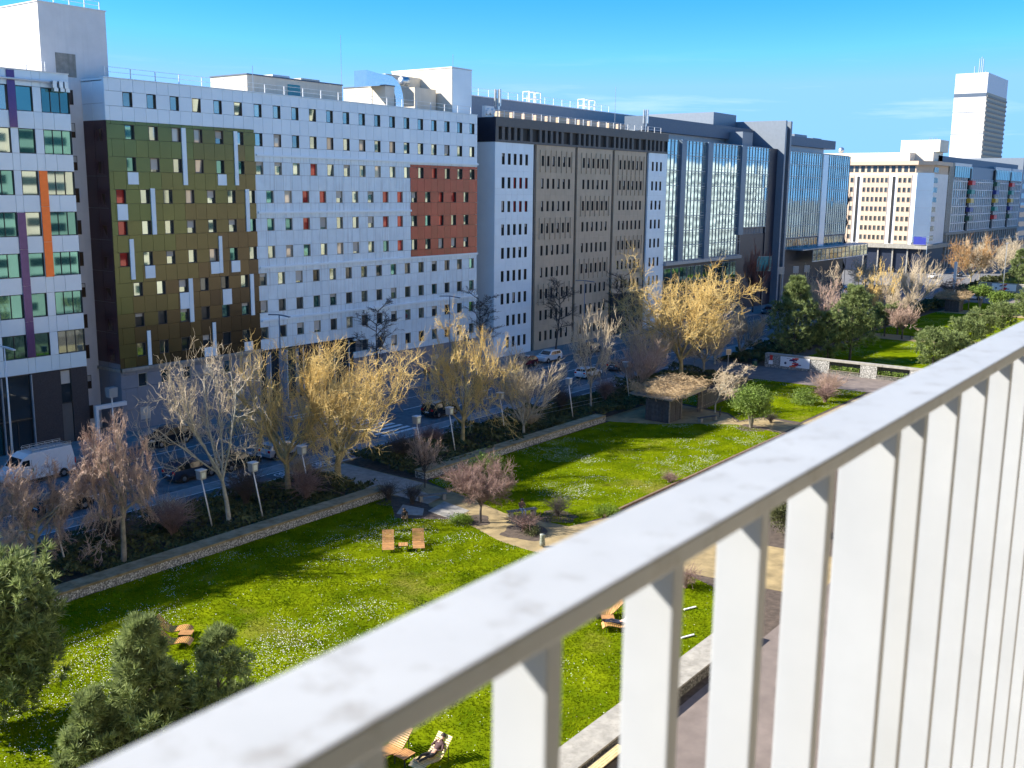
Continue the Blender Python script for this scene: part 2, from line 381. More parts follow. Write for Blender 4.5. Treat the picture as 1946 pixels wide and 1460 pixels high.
# paved slabs where the path meets the street
sl_ = [[(58.6,64.9),(62.8,64.9),(62.4,55.2),(58.5,55.2)], [(58.5,55.0),(60.6,55.0),(60.3,51.6),(58.3,51.2)], [(57.0,50.0),(59.6,50.6),(59.0,47.6),(56.6,47.2)], [(55.0,51.4),(57.0,52.6),(57.2,50.6),(55.9,49.6)]]
for q in sl_: slab('path_slab', q, -.02, .03, 'concrete')
for cx, cy, rr in ((57.5,41.3,1.7),(62.0,41.5,1.5),(57.2,53.6,1.4),(57.6,51.9,1.2),(99.3,42.4,1.6),(57.4,45.9,1.3)):
    sheet('bed_soil', [(cx+rr*math.cos(t*.1963)*(1+.16*math.sin(t*.59+cx)+random.uniform(-.05,.05)), cy+rr*math.sin(t*.1963)*(1+.16*math.sin(t*.78+cy)+random.uniform(-.05,.05))) for t in range(32)], .012+.001*len(bpy.data.objects) % .004, 'soil')
sheet('hut_ground', [(92.6,57.0),(106,57.0),(104,47.4),(101,44.8),(105,43.5),(104,39.2),(99.2,39.2),(99.8,44.5),(97.2,48.6),(95.0,50.6),(92.8,53.8)], .003, 'sand')
LAWNS = [
 [(-30,22.5),(48,22.5),(55,23.0),(57.6,29.0),(55.9,34.0),(54.6,38.4),(54.9,41.6),(56.2,45.0),(56.8,47.0),(55.0,49.4),(54.2,50.8),(56.2,53.0),(57.9,54.9),(-30,54.9)],
 [(63.2,55.5),(62.7,54.0),(61.5,49.2),(60.2,45.2),(60.4,43.3),(60.6,39.6),(64,38.8),(98.9,38.8),(99.7,44.4),(96.9,48.6),(94.6,51.0),(92.4,55.6),(72,55.8)],
 [(105.2,39.6),(126.8,39.6),(126.8,54.2),(106.5,55.5),(104.6,47.6),(101.8,45.0),(105.6,43.8)],
 [(138.2,28),(177,28),(177,56.0),(138.2,56.0)],
 [(184,26),(226,26),(226,57.5),(184,57.5)],
 [(234,26),(252,26),(252,57),(234,57)],
 [(270,40),(420,40),(420,64),(270,64)],
]
for q in LAWNS: sheet('lawn', q, .010, 'lawn')
sheet('park_path', [(177.3,26),(183.7,26),(183.7,57.4),(177.3,57.4)], .008, 'sand')
sheet('park_path', [(226.3,26),(233.7,26),(233.7,57.4),(226.3,57.4)], .008, 'sand')

def inpoly(P, poly):
    x, y = P[:,0], P[:,1]; ins = np.zeros(len(P), bool); n = len(poly)
    for i in range(n):
        x0, y0 = poly[i]; x1, y1 = poly[(i+1)%n]
        c = (y0 > y) != (y1 > y)
        t = (x1-x0)*(y-y0)/((y1-y0) if y1 != y0 else 1e-9)+x0
        ins ^= c & (x < t)
    return ins
def samp(poly, n, lo=None, hi=None):
    a = np.array(poly); lo = a.min(0) if lo is None else np.array(lo); hi = a.max(0) if hi is None else np.array(hi)
    P = NP.uniform(lo, hi, (n, 2)); return P[inpoly(P, poly)]
def lownoise(P, s, seed):
    """cheap smooth value noise on 2-d points, 0..1"""
    g = np.random.default_rng(seed).random((64, 64)); q = P/s; i = np.floor(q).astype(int); f = q-i; f = f*f*(3-2*f)
    a, b = i[:,0] % 64, i[:,1] % 64; a1, b1 = (a+1) % 64, (b+1) % 64
    return (g[a,b]*(1-f[:,0])+g[a1,b]*f[:,0])*(1-f[:,1])+(g[a,b1]*(1-f[:,0])+g[a1,b1]*f[:,0])*f[:,1]
def blades(P, h0, h1, w, z=.01, k=2, lean=.5):
    n = len(P); V = []; 
    for j in range(k):
        a = NP.uniform(0, 2*np.pi, n); h = NP.uniform(h0, h1, n); ww = w*NP.uniform(.7, 1.3, n)
        ox = NP.normal(0, .02, (n, 2)); tip = NP.normal(0, lean, (n, 2))*h[:,None]
        B = P+ox; dx = np.stack([np.cos(a), np.sin(a)], 1)*ww[:,None]
        V.append(np.stack([np.c_[B-dx, np.full(n, z)], np.c_[B+dx, np.full(n, z)], np.c_[B+tip, z+h]], 1))
    V = np.concatenate(V).reshape(-1, 3); F = np.arange(len(V)).reshape(-1, 3)
    return V, F
BARE = [(49.2,45.4,1.2),(30.6,45.0,1.3),(30.4,27.6,1.0)]
def gvis(P):    # keep what the view over the rail takes in
    return P[(P[:,0] > 18) & (P[:,0] < 128) & (P[:,1] < 56)]
for i, (q, n) in enumerate(((LAWNS[0], 150000),(LAWNS[1], 100000),(LAWNS[2], 38000))):
    P = samp(q, n, (18 if i == 0 else min(x for x,_ in q), min(y for _,y in q)), (max(x for x,_ in q), max(y for _,y in q)))
    d2 = lownoise(P, 2.2, 5)*.6+lownoise(P, .7, 6)*.4
    P = P[NP.random(len(P)) < .35+d2]
    V, F = blades(P, .035, .10, .026, .008, 1 if i else 2)
    stuff('grass', npmesh('grass', V, F, K['blade']), ['short green grass of the near lawn beside the loungers','short green grass of the middle lawn in front of the thatched hut','short green grass of the lawn behind the round evergreen bush'][i], 'grass')
    # daisies in drifts
    D = samp(q, int(n*.8), (18 if i == 0 else min(x for x,_ in q), min(y for _,y in q)), (max(x for x,_ in q), max(y for _,y in q)))
    dn = lownoise(D, 4.5, 21+i)*.55+lownoise(D, 1.3, 31+i)*.45
    keep = NP.random(len(D)) < np.clip((dn-.50)*2.0, 0, .5)*(.25+.75*np.clip((D[:,1]-27)/8, 0, 1))+.012
    D = D[keep]; n2 = len(D); r = NP.uniform(.012, .025, n2); z = NP.uniform(.075, .11, n2); t = NP.normal(0, .25, (n2, 2))
    cs = [(1,0),(.31,.95),(-.81,.59),(-.81,-.59),(.31,-.95)]
    V = np.stack([np.c_[D[:,0]+r*a, D[:,1]+r*b, z+r*(t[:,0]*a+t[:,1]*b)] for a, b in cs], 1).reshape(-1, 3)
    k = np.arange(n2)*5; F = np.concatenate([np.c_[k,k+1,k+2], np.c_[k,k+2,k+3], np.c_[k,k+3,k+4]])
    stuff('daisies', npmesh('daisies', V, F, K['daisy']), ['white daisies scattered through the near lawn','white daisies scattered through the middle lawn before the hut','white daisies scattered on the lawn behind the round bush'][i], 'daisies')
for i, (q, n) in enumerate(((LAWNS[3], 26000),(LAWNS[4], 20000))):
    D = samp(q, n); dn = lownoise(D, 5, 41+i)
    D = D[NP.random(len(D)) < np.clip((dn-.45)*1.2, 0, .4)]; n2 = len(D); r = NP.uniform(.03, .05, n2)
    V = np.stack([np.c_[D[:,0]+r*a, D[:,1]+r*b, np.full(n2, .07)] for a, b in ((1,0),(0,1),(-1,0),(0,-1))], 1).reshape(-1, 3)
    stuff('daisies', npmesh('daisies', V, np.arange(n2*4).reshape(-1, 4), K['daisy']), ['white daisies on the lawn behind the poster wall','white daisies on the far lawn before the second hut'][i], 'daisies')

# ---------------------------------------------------------------- low garden walls
def pebmat(name, c):
    m = mat(name, c, .9, var=.2, scale=1.0)
    n = m.node_tree.nodes; l = m.node_tree.links.new; b = n['Principled BSDF']
    g = n.new('ShaderNodeNewGeometry'); v = n.new('ShaderNodeTexVoronoi'); v.inputs['Scale'].default_value = 9
    l(g.outputs['Position'], v.inputs['Vector']); r = n.new('ShaderNodeValToRGB')
    r.color_ramp.elements[0].color = tuple(x*1.7 for x in c)+(1,); r.color_ramp.elements[1].color = tuple(x*.45 for x in c)+(1,)
    r.color_ramp.elements[0].position = .15; r.color_ramp.elements[1].position = .65
    l(v.outputs['Distance'], r.inputs['Fac'])
    hv = n.new('ShaderNodeMix'); hv.data_type = 'RGBA'; hv.blend_type = 'MULTIPLY'; hv.inputs['Factor'].default_value = .5
    bw = n.new('ShaderNodeSeparateColor'); l(v.outputs['Color'], bw.inputs[0])
    l(r.outputs['Color'], hv.inputs['A']); cb = n.new('ShaderNodeCombineColor')
    for k in range(3): l(bw.outputs[0], cb.inputs[k])
    l(cb.outputs[0], hv.inputs['B']); l(hv.outputs['Result'], b.inputs['Base Color'])
    bp = n.new('ShaderNodeBump'); bp.inputs['Strength'].default_value = .9; bp.inputs['Distance'].default_value = .04; bp.invert = True
    l(v.outputs['Distance'], bp.inputs['Height']); l(bp.outputs['Normal'], b.inputs['Normal'])
    return m
K['pebble'] = pebmat('pebble_concrete', (.46,.45,.42))
K['pebble_dk'] = pebmat('pebble_concrete_dark', (.19,.18,.16))
K['moss'] = mat('mossy_concrete', (.25,.185,.085), .95, var=.35, scale=1.3, bump=.1, bscale=14, c2=(.34,.28,.165))
def gwall(label, x0, x1, y0, y1, h, cap, pm='pebble', cm='moss', step=5.6):
    r = root('garden_wall', label, 'wall', (x0, y0, 0)); n = max(1, round((x1-x0)/step)); s = (x1-x0)/n
    for i in range(n):
        a, b = x0+i*s+.012, x0+(i+1)*s-.012
        wbox('pebble_panel', r, a, b, y0, y1, -.05, h, pm)
        wbox('coping', r, a, b, y0-.05, y1+.05, h+.002, h+cap, cm)
    return r
gwall('long pebble-faced garden wall with mossy coping beside the near lawn', 10, 58.2, 54.95, 56.2, .55, .14)
gwall('pebble-faced garden wall along the far edge of the middle lawn', 63.4, 92.2, 55.9, 57.1, .55, .14)
gwall('dark pebble-faced low wall along the near edge of the lawn below the balcony', 14, 50.6, 21.0, 22.4, .55, .10, 'pebble_dk', 'concrete', 6.1)
r = root('timber_kerb', 'brown timber kerb along the near edge of the middle lawn', 'kerb', (64, 38.7, 0))
K['timber'] = mat('old_timber', (.17,.11,.07), .9, var=.3, scale=3, rnd=.15)
for i in range(9):
    wbox('timber_beam', r, 64+i*3.85, 64+i*3.85+3.8, 38.55, 38.75, -.02, .22, 'timber')

# ---------------------------------------------------------------- B2: white block with olive and red cladding
B = root('hotel_block', 'white panelled block with olive cladding at its left and a red patch at its right', 'building', (57.3, 90, 0))
wbox('core_wall', B, 57.36, 112.9, 90.30, 108, 0, 33.6, 'joint')
wbox('roof_slab', B, 57.3, 112.95, 90.3, 108, 33.62, 33.7, 'roof')
rows = [32.06, 29.04, 26.04, 23.0, 20.0, 17.0, 14.05, 11.05, 8.1, 5.05]
PITCH_X = 2.605
grid = [57.3]+[57.765+1.3025*j for j in range(0, 43)]
grid = [g for g in grid if g < 112.5]+[112.95]
def cmat(x, z):
    if x < 74.85 and 6.35 < z < 30.04:
        s = (x-57.3)/17.6*.45+(30-z)/23.6*.68
        return 'green%d' % max(0, min(5, int(s*6+rw.uniform(-.35,.35))))
    if x > 99.4 and 15.42 < z < 27.05: return 'red_panel'
    if z < 6.3 and x < 74.85: return 'grey_base'
    if z < 3.6: return 'grey_base'
    return 'white' if z > 27.4 else 'white_rib'
def cuts(x):
    return ([30.04, 6.35] if x < 74.85 else [27.4, 3.6]+([27.05, 15.42] if x > 99.4 else []))
J = .014
def clad(name, x0, x1, z0, z1):
    xm = (x0+x1)/2; cs = sorted([z0, z1]+[c for c in cuts(xm) if z0+.05 < c < z1-.05])
    for a, b in zip(cs, cs[1:]):
        m = cmat(xm, (a+b)/2); pr_ = .05 if m.startswith('green') or m == 'red_panel' else 0
        pw(name, bm(x1-x0-2*J, .28+pr_, b-a-2*J, m), B, (xm, 90-pr_, (a+b)/2))
def is_entr(x, z): return 74.85 < x < 89.7 and z < 6.15
bands = [(33.9, 32.74)]+[(rows[i]-.68, rows[i+1]+.68) for i in range(9)]+[(4.37, 2.2), (2.2, .12)]
for zt, zb in bands:
    for a, b in zip(grid, grid[1:]):
        xm = (a+b)/2
        if zb < 5.9 and 74.85 < xm < 89.6: 
            if zt > 6.2: clad('wall_panel', a, b, 6.2, zt)
            continue
        clad('wall_panel' if int((xm-57.3)/1.3025) % 2 else 'spandrel_panel', a, b, zb, zt)
RED = {(2,9),(2,17),(3,0),(3,9),(3,10),(3,14),(3,15),(3,18),(3,19),(4,9),(4,14),(4,15),(4,18),(5,15),(5,0),(4,0)}
TILT = {(0,3),(0,5),(0,9),(2,10),(2,3)}
for i, zc in enumerate(rows):
    sh = 3 <= i <= 5
    xs = [(58.42 if sh else 59.72)+PITCH_X*k for k in range(21)]
    prev = 57.3
    for k, x in enumerate(xs+[999]):
        e = x-.515 if x < 900 else 112.95
        if not (i == 9 and 74.85 < (prev+min(e,112.9))/2 < 89.7):
            if e-prev > .1: clad('pier_panel', prev, min(e, 112.95), zc-.68, zc+.68)
        if x > 900: break
        prev = x+.515
        if i == 9 and 74.85 < x < 89.7: continue
        gm = 'curtain' if (i,k) in RED else ('glass' if i == 0 else None)
        if i >= 6: gm = rw.choice(['glass','glass','glass_dk','glass_dk','glass_teal'])
        pr_ = .05 if (x < 74.85 and 6.35 < zc < 30) or (x > 99.4 and 15.4 < zc < 27) else 0
        lin = 'frame_lt' if (i >= 8 or (i < 9 and x > 75 and pr_ == 0 and i > 1)) else 'frame_dk'
        if i == 9 and x < 75: lin = 'frame_lt'
        window(B, x, zc, 1.03, 1.36, 90.012-pr_, gm, 'frame_dk' if pr_ else lin, .24+pr_, tilt=7 if (i,k) in TILT else 0)
for x in (59.8, 63.8, 67.6, 71.4, 104.2, 108.1): window(B, x, 1.55, 1.15, 1.5, 89.985, 'glass_dk', 'frame_lt', .05)
for z, a, b in ((27.42,74.9,113.05),(21.32,74.9,99.5),(15.36,74.9,113.05),(9.52,74.9,113.05)):
    wbox('cornice', B, a, b, 89.82, 90.02, z-.12, z+.12, 'white')
wbox('cornice', B, 57.1, 74.8, 89.70, 89.93, 6.12, 6.42, 'concrete')
wbox('cornice', B, 57.06, 57.29, 89.70, 93.6, 6.12, 6.42, 'concrete')
wbox('parapet_cap', B, 57.25, 113.0, 89.93, 90.5, 33.9, 33.98, 'white')
# side return with plum cladding
for k in range(11):
    z1 = 33.9-k*3.0 if k else 33.9
    z0 = max(.1, 33.9-(k+1)*3.0)
    m = 'white' if z0 > 29 else ('plum' if z0 > 6 else 'grey_base')
    if k == 0: z0 = 31.6
    if k == 1: z1, z0, m = 31.6, 30.04, 'white'
    if k == 2: z1 = 30.04
    if k == 9: z0, z1 = 6.4, 6.9
    if k == 10: z0, z1 = .1, 6.1
    for y0, y1 in ((90.0, 92.0),(92.0, 93.75)):
        pw('side_panel', bmx(y1-y0-.03, .05, z1-z0-.03, m), B, (57.30, (y0+y1)/2, (z0+z1)/2))
for k in range(8): window(B, 91.2, 28.7-3.0*k, .9, 1.2, 57.27, 'brown_win', 'plum', .06, axis='x')
for x0, x1, z0, z1 in ((65.5,66.0,24.15,29.75),(71.95,72.4,24.2,29.75),(61.63,62.1,19.32,23.8),(73.22,73.7,19.33,23.8),(59.0,59.45,15.05,18.95),(69.5,69.92,15.1,18.95),(65.55,66.03,10.28,14.76),(73.45,73.92,10.28,14.76),(60.4,60.78,6.45,9.9),(68.28,68.68,6.45,9.98)):
    pw('white_strip', bm(x1-x0, .10, z1-z0, 'white'), B, ((x0+x1)/2, 89.84, (z0+z1)/2))
for x0, x1, z0, z1 in ((59.25,60.4,24.15,25.3),(69.75,70.85,24.17,25.3),(57.93,59.04,20.77,22.28),(60.6,61.72,15.07,16.3),(68.43,69.5,15.07,16.3),(71.06,72.2,15.09,16.3),(64.46,65.54,11.7,13.36),(69.79,70.94,11.72,13.35),(67.15,68.28,6.45,7.42),(72.4,73.55,6.45,7.42)):
    pw('white_square', bm(x1-x0, .05, z1-z0, 'white'), B, ((x0+x1)/2, 89.895, (z0+z1)/2))
# entrance with dark blue vertical glazing
wbox('entrance_soffit', B, 74.9, 89.65, 90.0, 90.3, 6.02, 6.18, 'navy')
for i in range(24):
    x = 75.2+i*.61
    pw('entrance_panel', bm(.55, .05, 5.8, rw.choice(['navy','navy','glass_dk','fin','glass_dk'])), B, (x, 90.2-rw.random()*.06, 3.02))
    if i % 4 == 1: pw('entrance_strip', bm(.07, .1, 5.7, 'whitemetal'), B, (x+.3, 90.08, 3.02))
rail('roof_railing', B, 58.0, 112.5, 90.8, 33.98, 1.0, 2.6)
# penthouses, duct and masts on the roof
def pent(name, par, x0,x1,y0,y1,z0,z1,m, cap='slate'):
    wbox(name, par, x0,x1,y0,y1,z0,z1,m); wbox('roof_edge', par, x0-.08,x1+.08,y0-.08,y1+.08,z1+.002,z1+.14,cap)
pent('penthouse', B, 79.4, 94.2, 96.5, 103, 33.7, 36.5, 'cream')
pw('penthouse_door', bm(1.9, .06, 1.9, 'teal'), B, (86.3, 96.43, 35.0))
wbox('roof_hatch', B, 84.0, 86.6, 97.5, 99.5, 36.65, 37.0, 'whitemetal')
wbox('roof_hatch', B, 88.2, 91.2, 97.3, 99.0, 36.65, 36.95, 'cream')
pent('penthouse', B, 99.9, 101.6, 94.6, 102.1, 33.7, 36.9, 'cream')
pent('penthouse', B, 111.2, 115.4, 93.0, 104.0, 33.7, 40.1, 'cream', 'whitemetal')
pw('penthouse_panel', bm(4.1, .05, 6.2, 'white'), B, (113.3, 92.93, 36.95))
wbox('penthouse', B, 106.5, 110.8, 95.5, 104.0, 33.7, 37.3, 'cream')
wbox('penthouse', B, 104.2, 111.1, 98.6, 104.0, 37.3, 39.0, 'cream')
b = MB()       # bent foil duct: rises from the roof and turns back along -X
prof = [(103.0, 34.2), (103.0, 35.2), (102.9, 36.0), (102.6, 36.7), (102.1, 37.2), (101.5, 37.5), (100.6, 37.6), (99.2, 37.6), (97.0, 37.6)]
p0 = WL[B.name]; vs_ = []
for i, (x, z) in enumerate(prof):
    a = prof[max(0,i-1)]; c = prof[min(len(prof)-1,i+1)]; t = Vector((c[0]-a[0], c[1]-a[1])).normalized(); nx, nz = t.y, -t.x
    hh = .75 if i < 8 else 1.0
    for s, yy in ((1,95.0),(1,97.2),(-1,97.2),(-1,95.0)): vs_.append((x+nx*s*hh-p0[0], yy-p0[1], z+nz*s*hh))
b.add(vs_, [(i*4+j, i*4+(j+1)%4, i*4+4+(j+1)%4, i*4+4+j) for i in range(8) for j in range(4)]+[(3,2,1,0),(32,33,34,35)])
ob('air_duct', b.mesh('air_duct', K['duct']), B)
b = MB().lathe([(.55,0),(.6,.1),(.6,1.2),(.45,1.3)], 14, axis='x', c=(104.1-57.3, 5.8, 37.9)); ob('fan_unit', b.mesh('fan', K['metal'], True), B)
for x, y, z0, z1 in ((97.5,100,33.7,43.2),(113.8,95,40.2,42.2),(76.5,92,33.9,36.9)):
    ob('mast', MB().tube([(x-57.3,y-90,z0),(x-57.3,y-90,z1)], .035, 5).mesh('mast', K['metal']), B)

# ---------------------------------------------------------------- B1: glazed office with coloured fins, and its white stair tower
A = root('office_block', 'glazed white office block with purple and orange fins at the left edge', 'building', (30, 90, 0))
wbox('core_wall', A, -30, 53.7, 90.42, 108, 0, 33.4, 'joint'); wbox('roof_slab', A, -30, 53.7, 90.42, 108, 33.42, 33.5, 'roof')
wt = [32.48-3.62*i for i in range(7)]; WH = 2.13
cols = []   # (x0, x1, kind) kind p pier, w window, W wide window
x = 53.87
pat = [('W',2.71),('p',.78),('w',1.53),('p',.68),('w',2.2),('p',.7),('w',1.5),('p',.75)]
while x > 24:
    for k, wd in pat: cols.append((x-wd, x, k)); x -= wd
for x0, x1, k in cols:
    xm = (x0+x1)/2; wd = x1-x0
    for i, z in enumerate(wt):
        zb = z-WH
        if k == 'p': pw('pier_panel', bm(wd-.03, .2, WH-.02, 'white_gloss'), A, (xm, 90.1, z-WH/2))
        else:
            window(A, xm, z-WH/2, wd-.01, WH-.01, 90.12, rw.choice(['glass_teal','glass_teal','glass']), 'darkmetal', .16, mull=1 if k == 'w' and wd > 2 else (2 if k == 'W' else 0))
        zn = wt[i+1] if i < 6 else 7.18
        h = zb-zn
        if k == 'W':
            for q, ww in ((x0+.55, 1.1),(x0+1.1+.805, 1.61)): pw('spandrel_panel', bm(ww-.03, .2, h-.03, 'white_gloss'), A, (q, 90.1, zn+h/2))
        else: pw('spandrel_panel', bm(wd-.03, .2, h-.03, 'white_gloss'), A, (xm, 90.1, zn+h/2))
    pw('parapet_panel', bm(wd-.03, .2, 1.3, 'white_gloss'), A, (xm, 90.1, 33.15))
wbox('parapet_cap', A, -30, 53.9, 90.02, 90.6, 33.8, 33.88, 'whitemetal')
for x0,x1,z0,z1,m in ((48.12,48.82,28.9,33.75,'purple'),(50.42,51.2,15.8,25.25,'orange'),(48.16,48.9,8.65,21.6,'purple')):
    n = max(1, round((z1-z0)/3.62)); hh = (z1-z0)/n
    for q in range(n): pw(m+'_fin', bm(x1-x0, .06, hh-.02, m), A, ((x0+x1)/2, 90.0, z0+hh*(q+.5)))
ob('gutter_pipe', MB().tube([(5,-.25,33.05),(23.2,-.25,32.95)], .10, 8).mesh('pipe', K['whitemetal'], True), A)
b = MB()
for dx in (22.0, 22.6, 23.1): b.box(dx,dx+.35,-.55,-.2,32.5,33.1); b.box(dx+.1,dx+.5,-.5,.0,32.2,32.5)
ob('roof_cradle', b.mesh('cradle', K['metal']), A)
wbox('brick_wall', A, 48.32, 51.15, 90.15, 90.4, .1, 7.12, 'brick_dk'); wbox('brick_wall', A, 52.25, 53.87, 90.15, 90.4, .1, 7.12, 'brick_dk')
wbox('door_panel', A, 51.2, 52.2, 90.25, 90.4, .1, 3.9, 'attic')
window(A, 51.7, 5.5, 1.08, 3.15, 90.16, 'glass_dk', 'darkmetal', .2)
for i in range(9):
    xx = 46.9-i*2.75
    window(A, xx, 5.1, 2.7, 4.0, 90.16, 'glass_dk', 'darkmetal', .2); window(A, xx, 1.55, 2.7, 2.9, 90.16, 'glass_teal' if i == 1 else 'glass_dk', 'darkmetal', .2, mull=1)
    wbox('pilaster', A, xx+1.36, xx+1.46, 89.95, 90.15, .1, 7.1, 'mullion')
T = root('stair_tower', 'tall plain white stair tower between the office and the olive cladding', 'building', (53.9, 93.7, 0))
wbox('tower_shaft', T, 53.5, 60.3, 93.75, 107, 0, 40.4, 'white_render'); wbox('tower_cap', T, 53.42, 60.38, 93.67, 107.1, 40.402, 40.5, 'whitemetal')
wbox('roof_door', T, 54.9, 56.9, 93.70, 93.76, 34.0, 36.1, 'concrete')
for k in range(11): window(T, 55.85, 32.15-3.03*k, 1.1, 1.35, 93.69, 'brown_win', 'frame_dk', .06)
rail('tower_railing', T, 53.8, 60.0, 94.2, 40.5, .8, 1.4)
rail('tower_railing', T, 51.6, 53.4, 93.0, 33.9, 1.2, .9)
# white gate frame between the two blocks
G = root('gate_frame', 'white steel portal frame between the brick base and the grey corner', 'gate', (54.0, 89.2, 0))
wbox('post', G, 53.9, 54.2, 89.1, 89.4, .12, 3.0, 'whitemetal'); wbox('beam', G, 53.9, 57.2, 89.08, 89.42, 3.002, 3.4, 'whitemetal')

# ---------------------------------------------------------------- B3: white-flanked block with taupe bays
C = root('administrative_block', 'taupe block with narrow windows, white flanks and a dark attic', 'building', (116.9, 90, 0))
wbox('core_wall', C, 116.95, 166.8, 90.32, 108, 0, 33.6, 'joint'); wbox('roof_slab', C, 116.95, 166.8, 90.3, 108, 33.62, 33.7, 'roof')
wbox('side_wall', C, 116.9, 116.95, 90.0, 108, 0, 30.6, 'white'); wbox('attic_side', C, 116.85, 116.95, 89.9, 108, 30.62, 33.95, 'navy')
zr = [28.33,25.02,21.7,18.42,15.11,11.82,8.56,5.32,2.12]
def strips(xs, m, w, x0, x1, h, skip=lambda i,k: False, lin='frame_dk', Y=90.0):
    e = [x0]+[(a+b)/2 for a, b in zip(xs, xs[1:])]+[x1]
    for i, zc in enumerate(zr):
        zt = 30.6 if i == 0 else (zr[i-1]+zc)/2; zb = (zc+zr[i+1])/2 if i < 8 else .13
        zt2, zb2 = zc+h/2, zc-h/2; prev = x0
        for k, x in enumerate(xs):
            a, b = e[k], e[k+1]
            if skip(i, k): 
                pw('blank_panel', bm(b-a-.02, .3, zt-zb-.02, m), C, ((a+b)/2, Y, (zt+zb)/2)); prev = b; continue
            pw('spandrel_panel', bm(b-a-.02, .3, zb2+ -zb + .0-.01, m), C, ((a+b)/2, Y, (zb+zb2)/2))
            pw('lintel_panel', bm(b-a-.02, .3, zt-zt2-.01, m), C, ((a+b)/2, Y, (zt+zt2)/2))
            pw('jamb_panel', bm(x-w/2-a-.012, .3, h-.01, m), C, ((a+x-w/2)/2, Y, zc)); pw('jamb_panel', bm(b-x-w/2-.012, .3, h-.01, m), C, ((b+x+w/2)/2, Y, zc))
            gm = rw.choice(['glass','glass_teal','glass_dk','glass_dk','glass'])
            if m == 'white' and 1 <= i <= 2 and k >= 2 and xs[0] < 130: gm = 'curtain'
            window(C, x, zc, w, h, Y+.01, gm, lin, .24)
            prev = b
strips([118.85+1.4*k for k in range(5)], 'white', .66, 116.9, 126.15, 1.55, lambda i,k: i >= 7 and k == 0)
bays = ([128.62+1.42*k for k in range(6)],127.0,137.35),([139.82+1.4*k for k in range(6)],138.0,148.4),([150.96+1.38*k for k in range(6)],149.1,159.5)
for bi, (xs, a, b) in enumerate(bays):
    strips(xs, 'taupe', .58, a, b, 1.5, (lambda i,k: i >= 7) if bi == 2 else (lambda i,k: False), Y=90.05)
    for i in range(9):
        if (i+bi) % 3 == 0 or i == 0:
            for k in range(7):
                x = xs[0]-.71+1.4*k
                if a+.1 < x < b-.05 and not (bi == 2 and i >= 7): pw('rib', bm(.12, .16, 3.2, 'taupe'), C, (x, 89.9, zr[i]-.05))
strips([161.75+1.46*k for k in range(3)], 'white', .66, 160.3, 166.85, 1.55, lambda i,k: i >= 7)
for x in (126.55, 137.7, 148.75, 159.9): ob('downpipe', MB().tube([(x-116.9,.2,.1),(x-116.9,.2,30.5)], .09, 6).mesh('pipe', K['darkmetal']), C)
wbox('attic_band', C, 116.9, 166.85, 89.85, 90.35, 32.72, 34.0, 'attic'); wbox('attic_sill', C, 116.9, 166.85, 89.92, 90.3, 30.6, 30.95, 'attic')
wbox('attic_back', C, 117, 166.8, 90.28, 90.31, 30.95, 32.72, 'louvre')
x = 117.0; k = 0
while x < 166.3:
    wd = (1.5,.75,.75,.5,.5,.5,.9)[k % 7]; wd = .62
    pw('attic_post', bm(wd, .34, 1.77, 'attic'), C, (x+wd/2, 89.93, 31.835)); x += wd + (1.75 if k % 6 in (4,5) else .82); k += 1
wbox('entrance_brick', C, 148.9, 159.6, 89.86, 90.03, .12, 7.0, 'brick_dk')
for i in range(3): window(C, 154.2+i*1.9, 2.6, 1.8, 4.4, 89.83, 'glass_dk', 'fin', .05, mull=1)
# roof of B3: beige screens, antenna panels, rear grey hall
for i in range(12):
    x = 124.6+i*3.05
    pw('roof_screen', bm(2.3, 1.2, 1.7, 'peach' if i % 5 else 'taupe'), C, (x+1.1, 95.0, 34.55))
wbox('rear_hall', C, 121, 184, 105, 120, 33.6, 38.4, 'pylon'); wbox('rear_hall_edge', C, 120.9, 184.1, 104.9, 120, 38.402, 38.55, 'whitemetal')
rail('roof_railing', C, 118, 166, 91.0, 34.0, 1.05, 2.2); rail('rear_railing', C, 130, 172, 105.5, 38.55, 1.2, 2.5)
for x, s in ((146.5,1.6),(163.5,1.8)):
    b = MB()
    for i in range(3):
        for j in range(2): b.tube([(x-116.9+i*s,15.5+j*1.4,38.5),(x-116.9+i*s,15.5+j*1.4,40.4)], .07, 4)
    for z in (39.3, 40.4):
        for j in range(2): b.tube([(x-116.9,15.5+j*1.4,z),(x-116.9+2*s,15.5+j*1.4,z)], .06, 4)
        for i in range(3): b.tube([(x-116.9+i*s,15.5,z),(x-116.9+i*s,16.9,z)], .06, 4)
    ob('equipment_frame', b.mesh('frame', K['whitemetal']), C)
for x, y, z0 in ((119.6,91.6,34.0),(161.6,91.6,34.0)):
    b = MB().tube([(0,0,0),(0,0,3.9)], .09, 6)
    for a in range(3):
        ca, sa = math.cos(a*2.1+.4)*.38, math.sin(a*2.1+.4)*.38
        b.box(ca-.16, ca+.16, sa-.1, sa+.1, 1.6 if a else 1.2, 3.9)
    pw('antenna', b.mesh('antenna', K['metal']), C, (x, y, z0))
b = MB()
for i in range(4): b.lathe([(.0,0),(.32,.02),(.34,.3),(.1,.42)], 10, axis='y', c=(i*.45, 0, .6+.3*(i % 2)))
b.box(-.3,1.7,.3,.9,0,1.5); pw('antenna_dishes', b.mesh('dishes', K['whitemetal']), C, (116.9, 91.2, 33.98))
ob('mast', MB().tube([(45,8,34),(45,8,42)], .04, 5).mesh('mast', K['metal']), C)

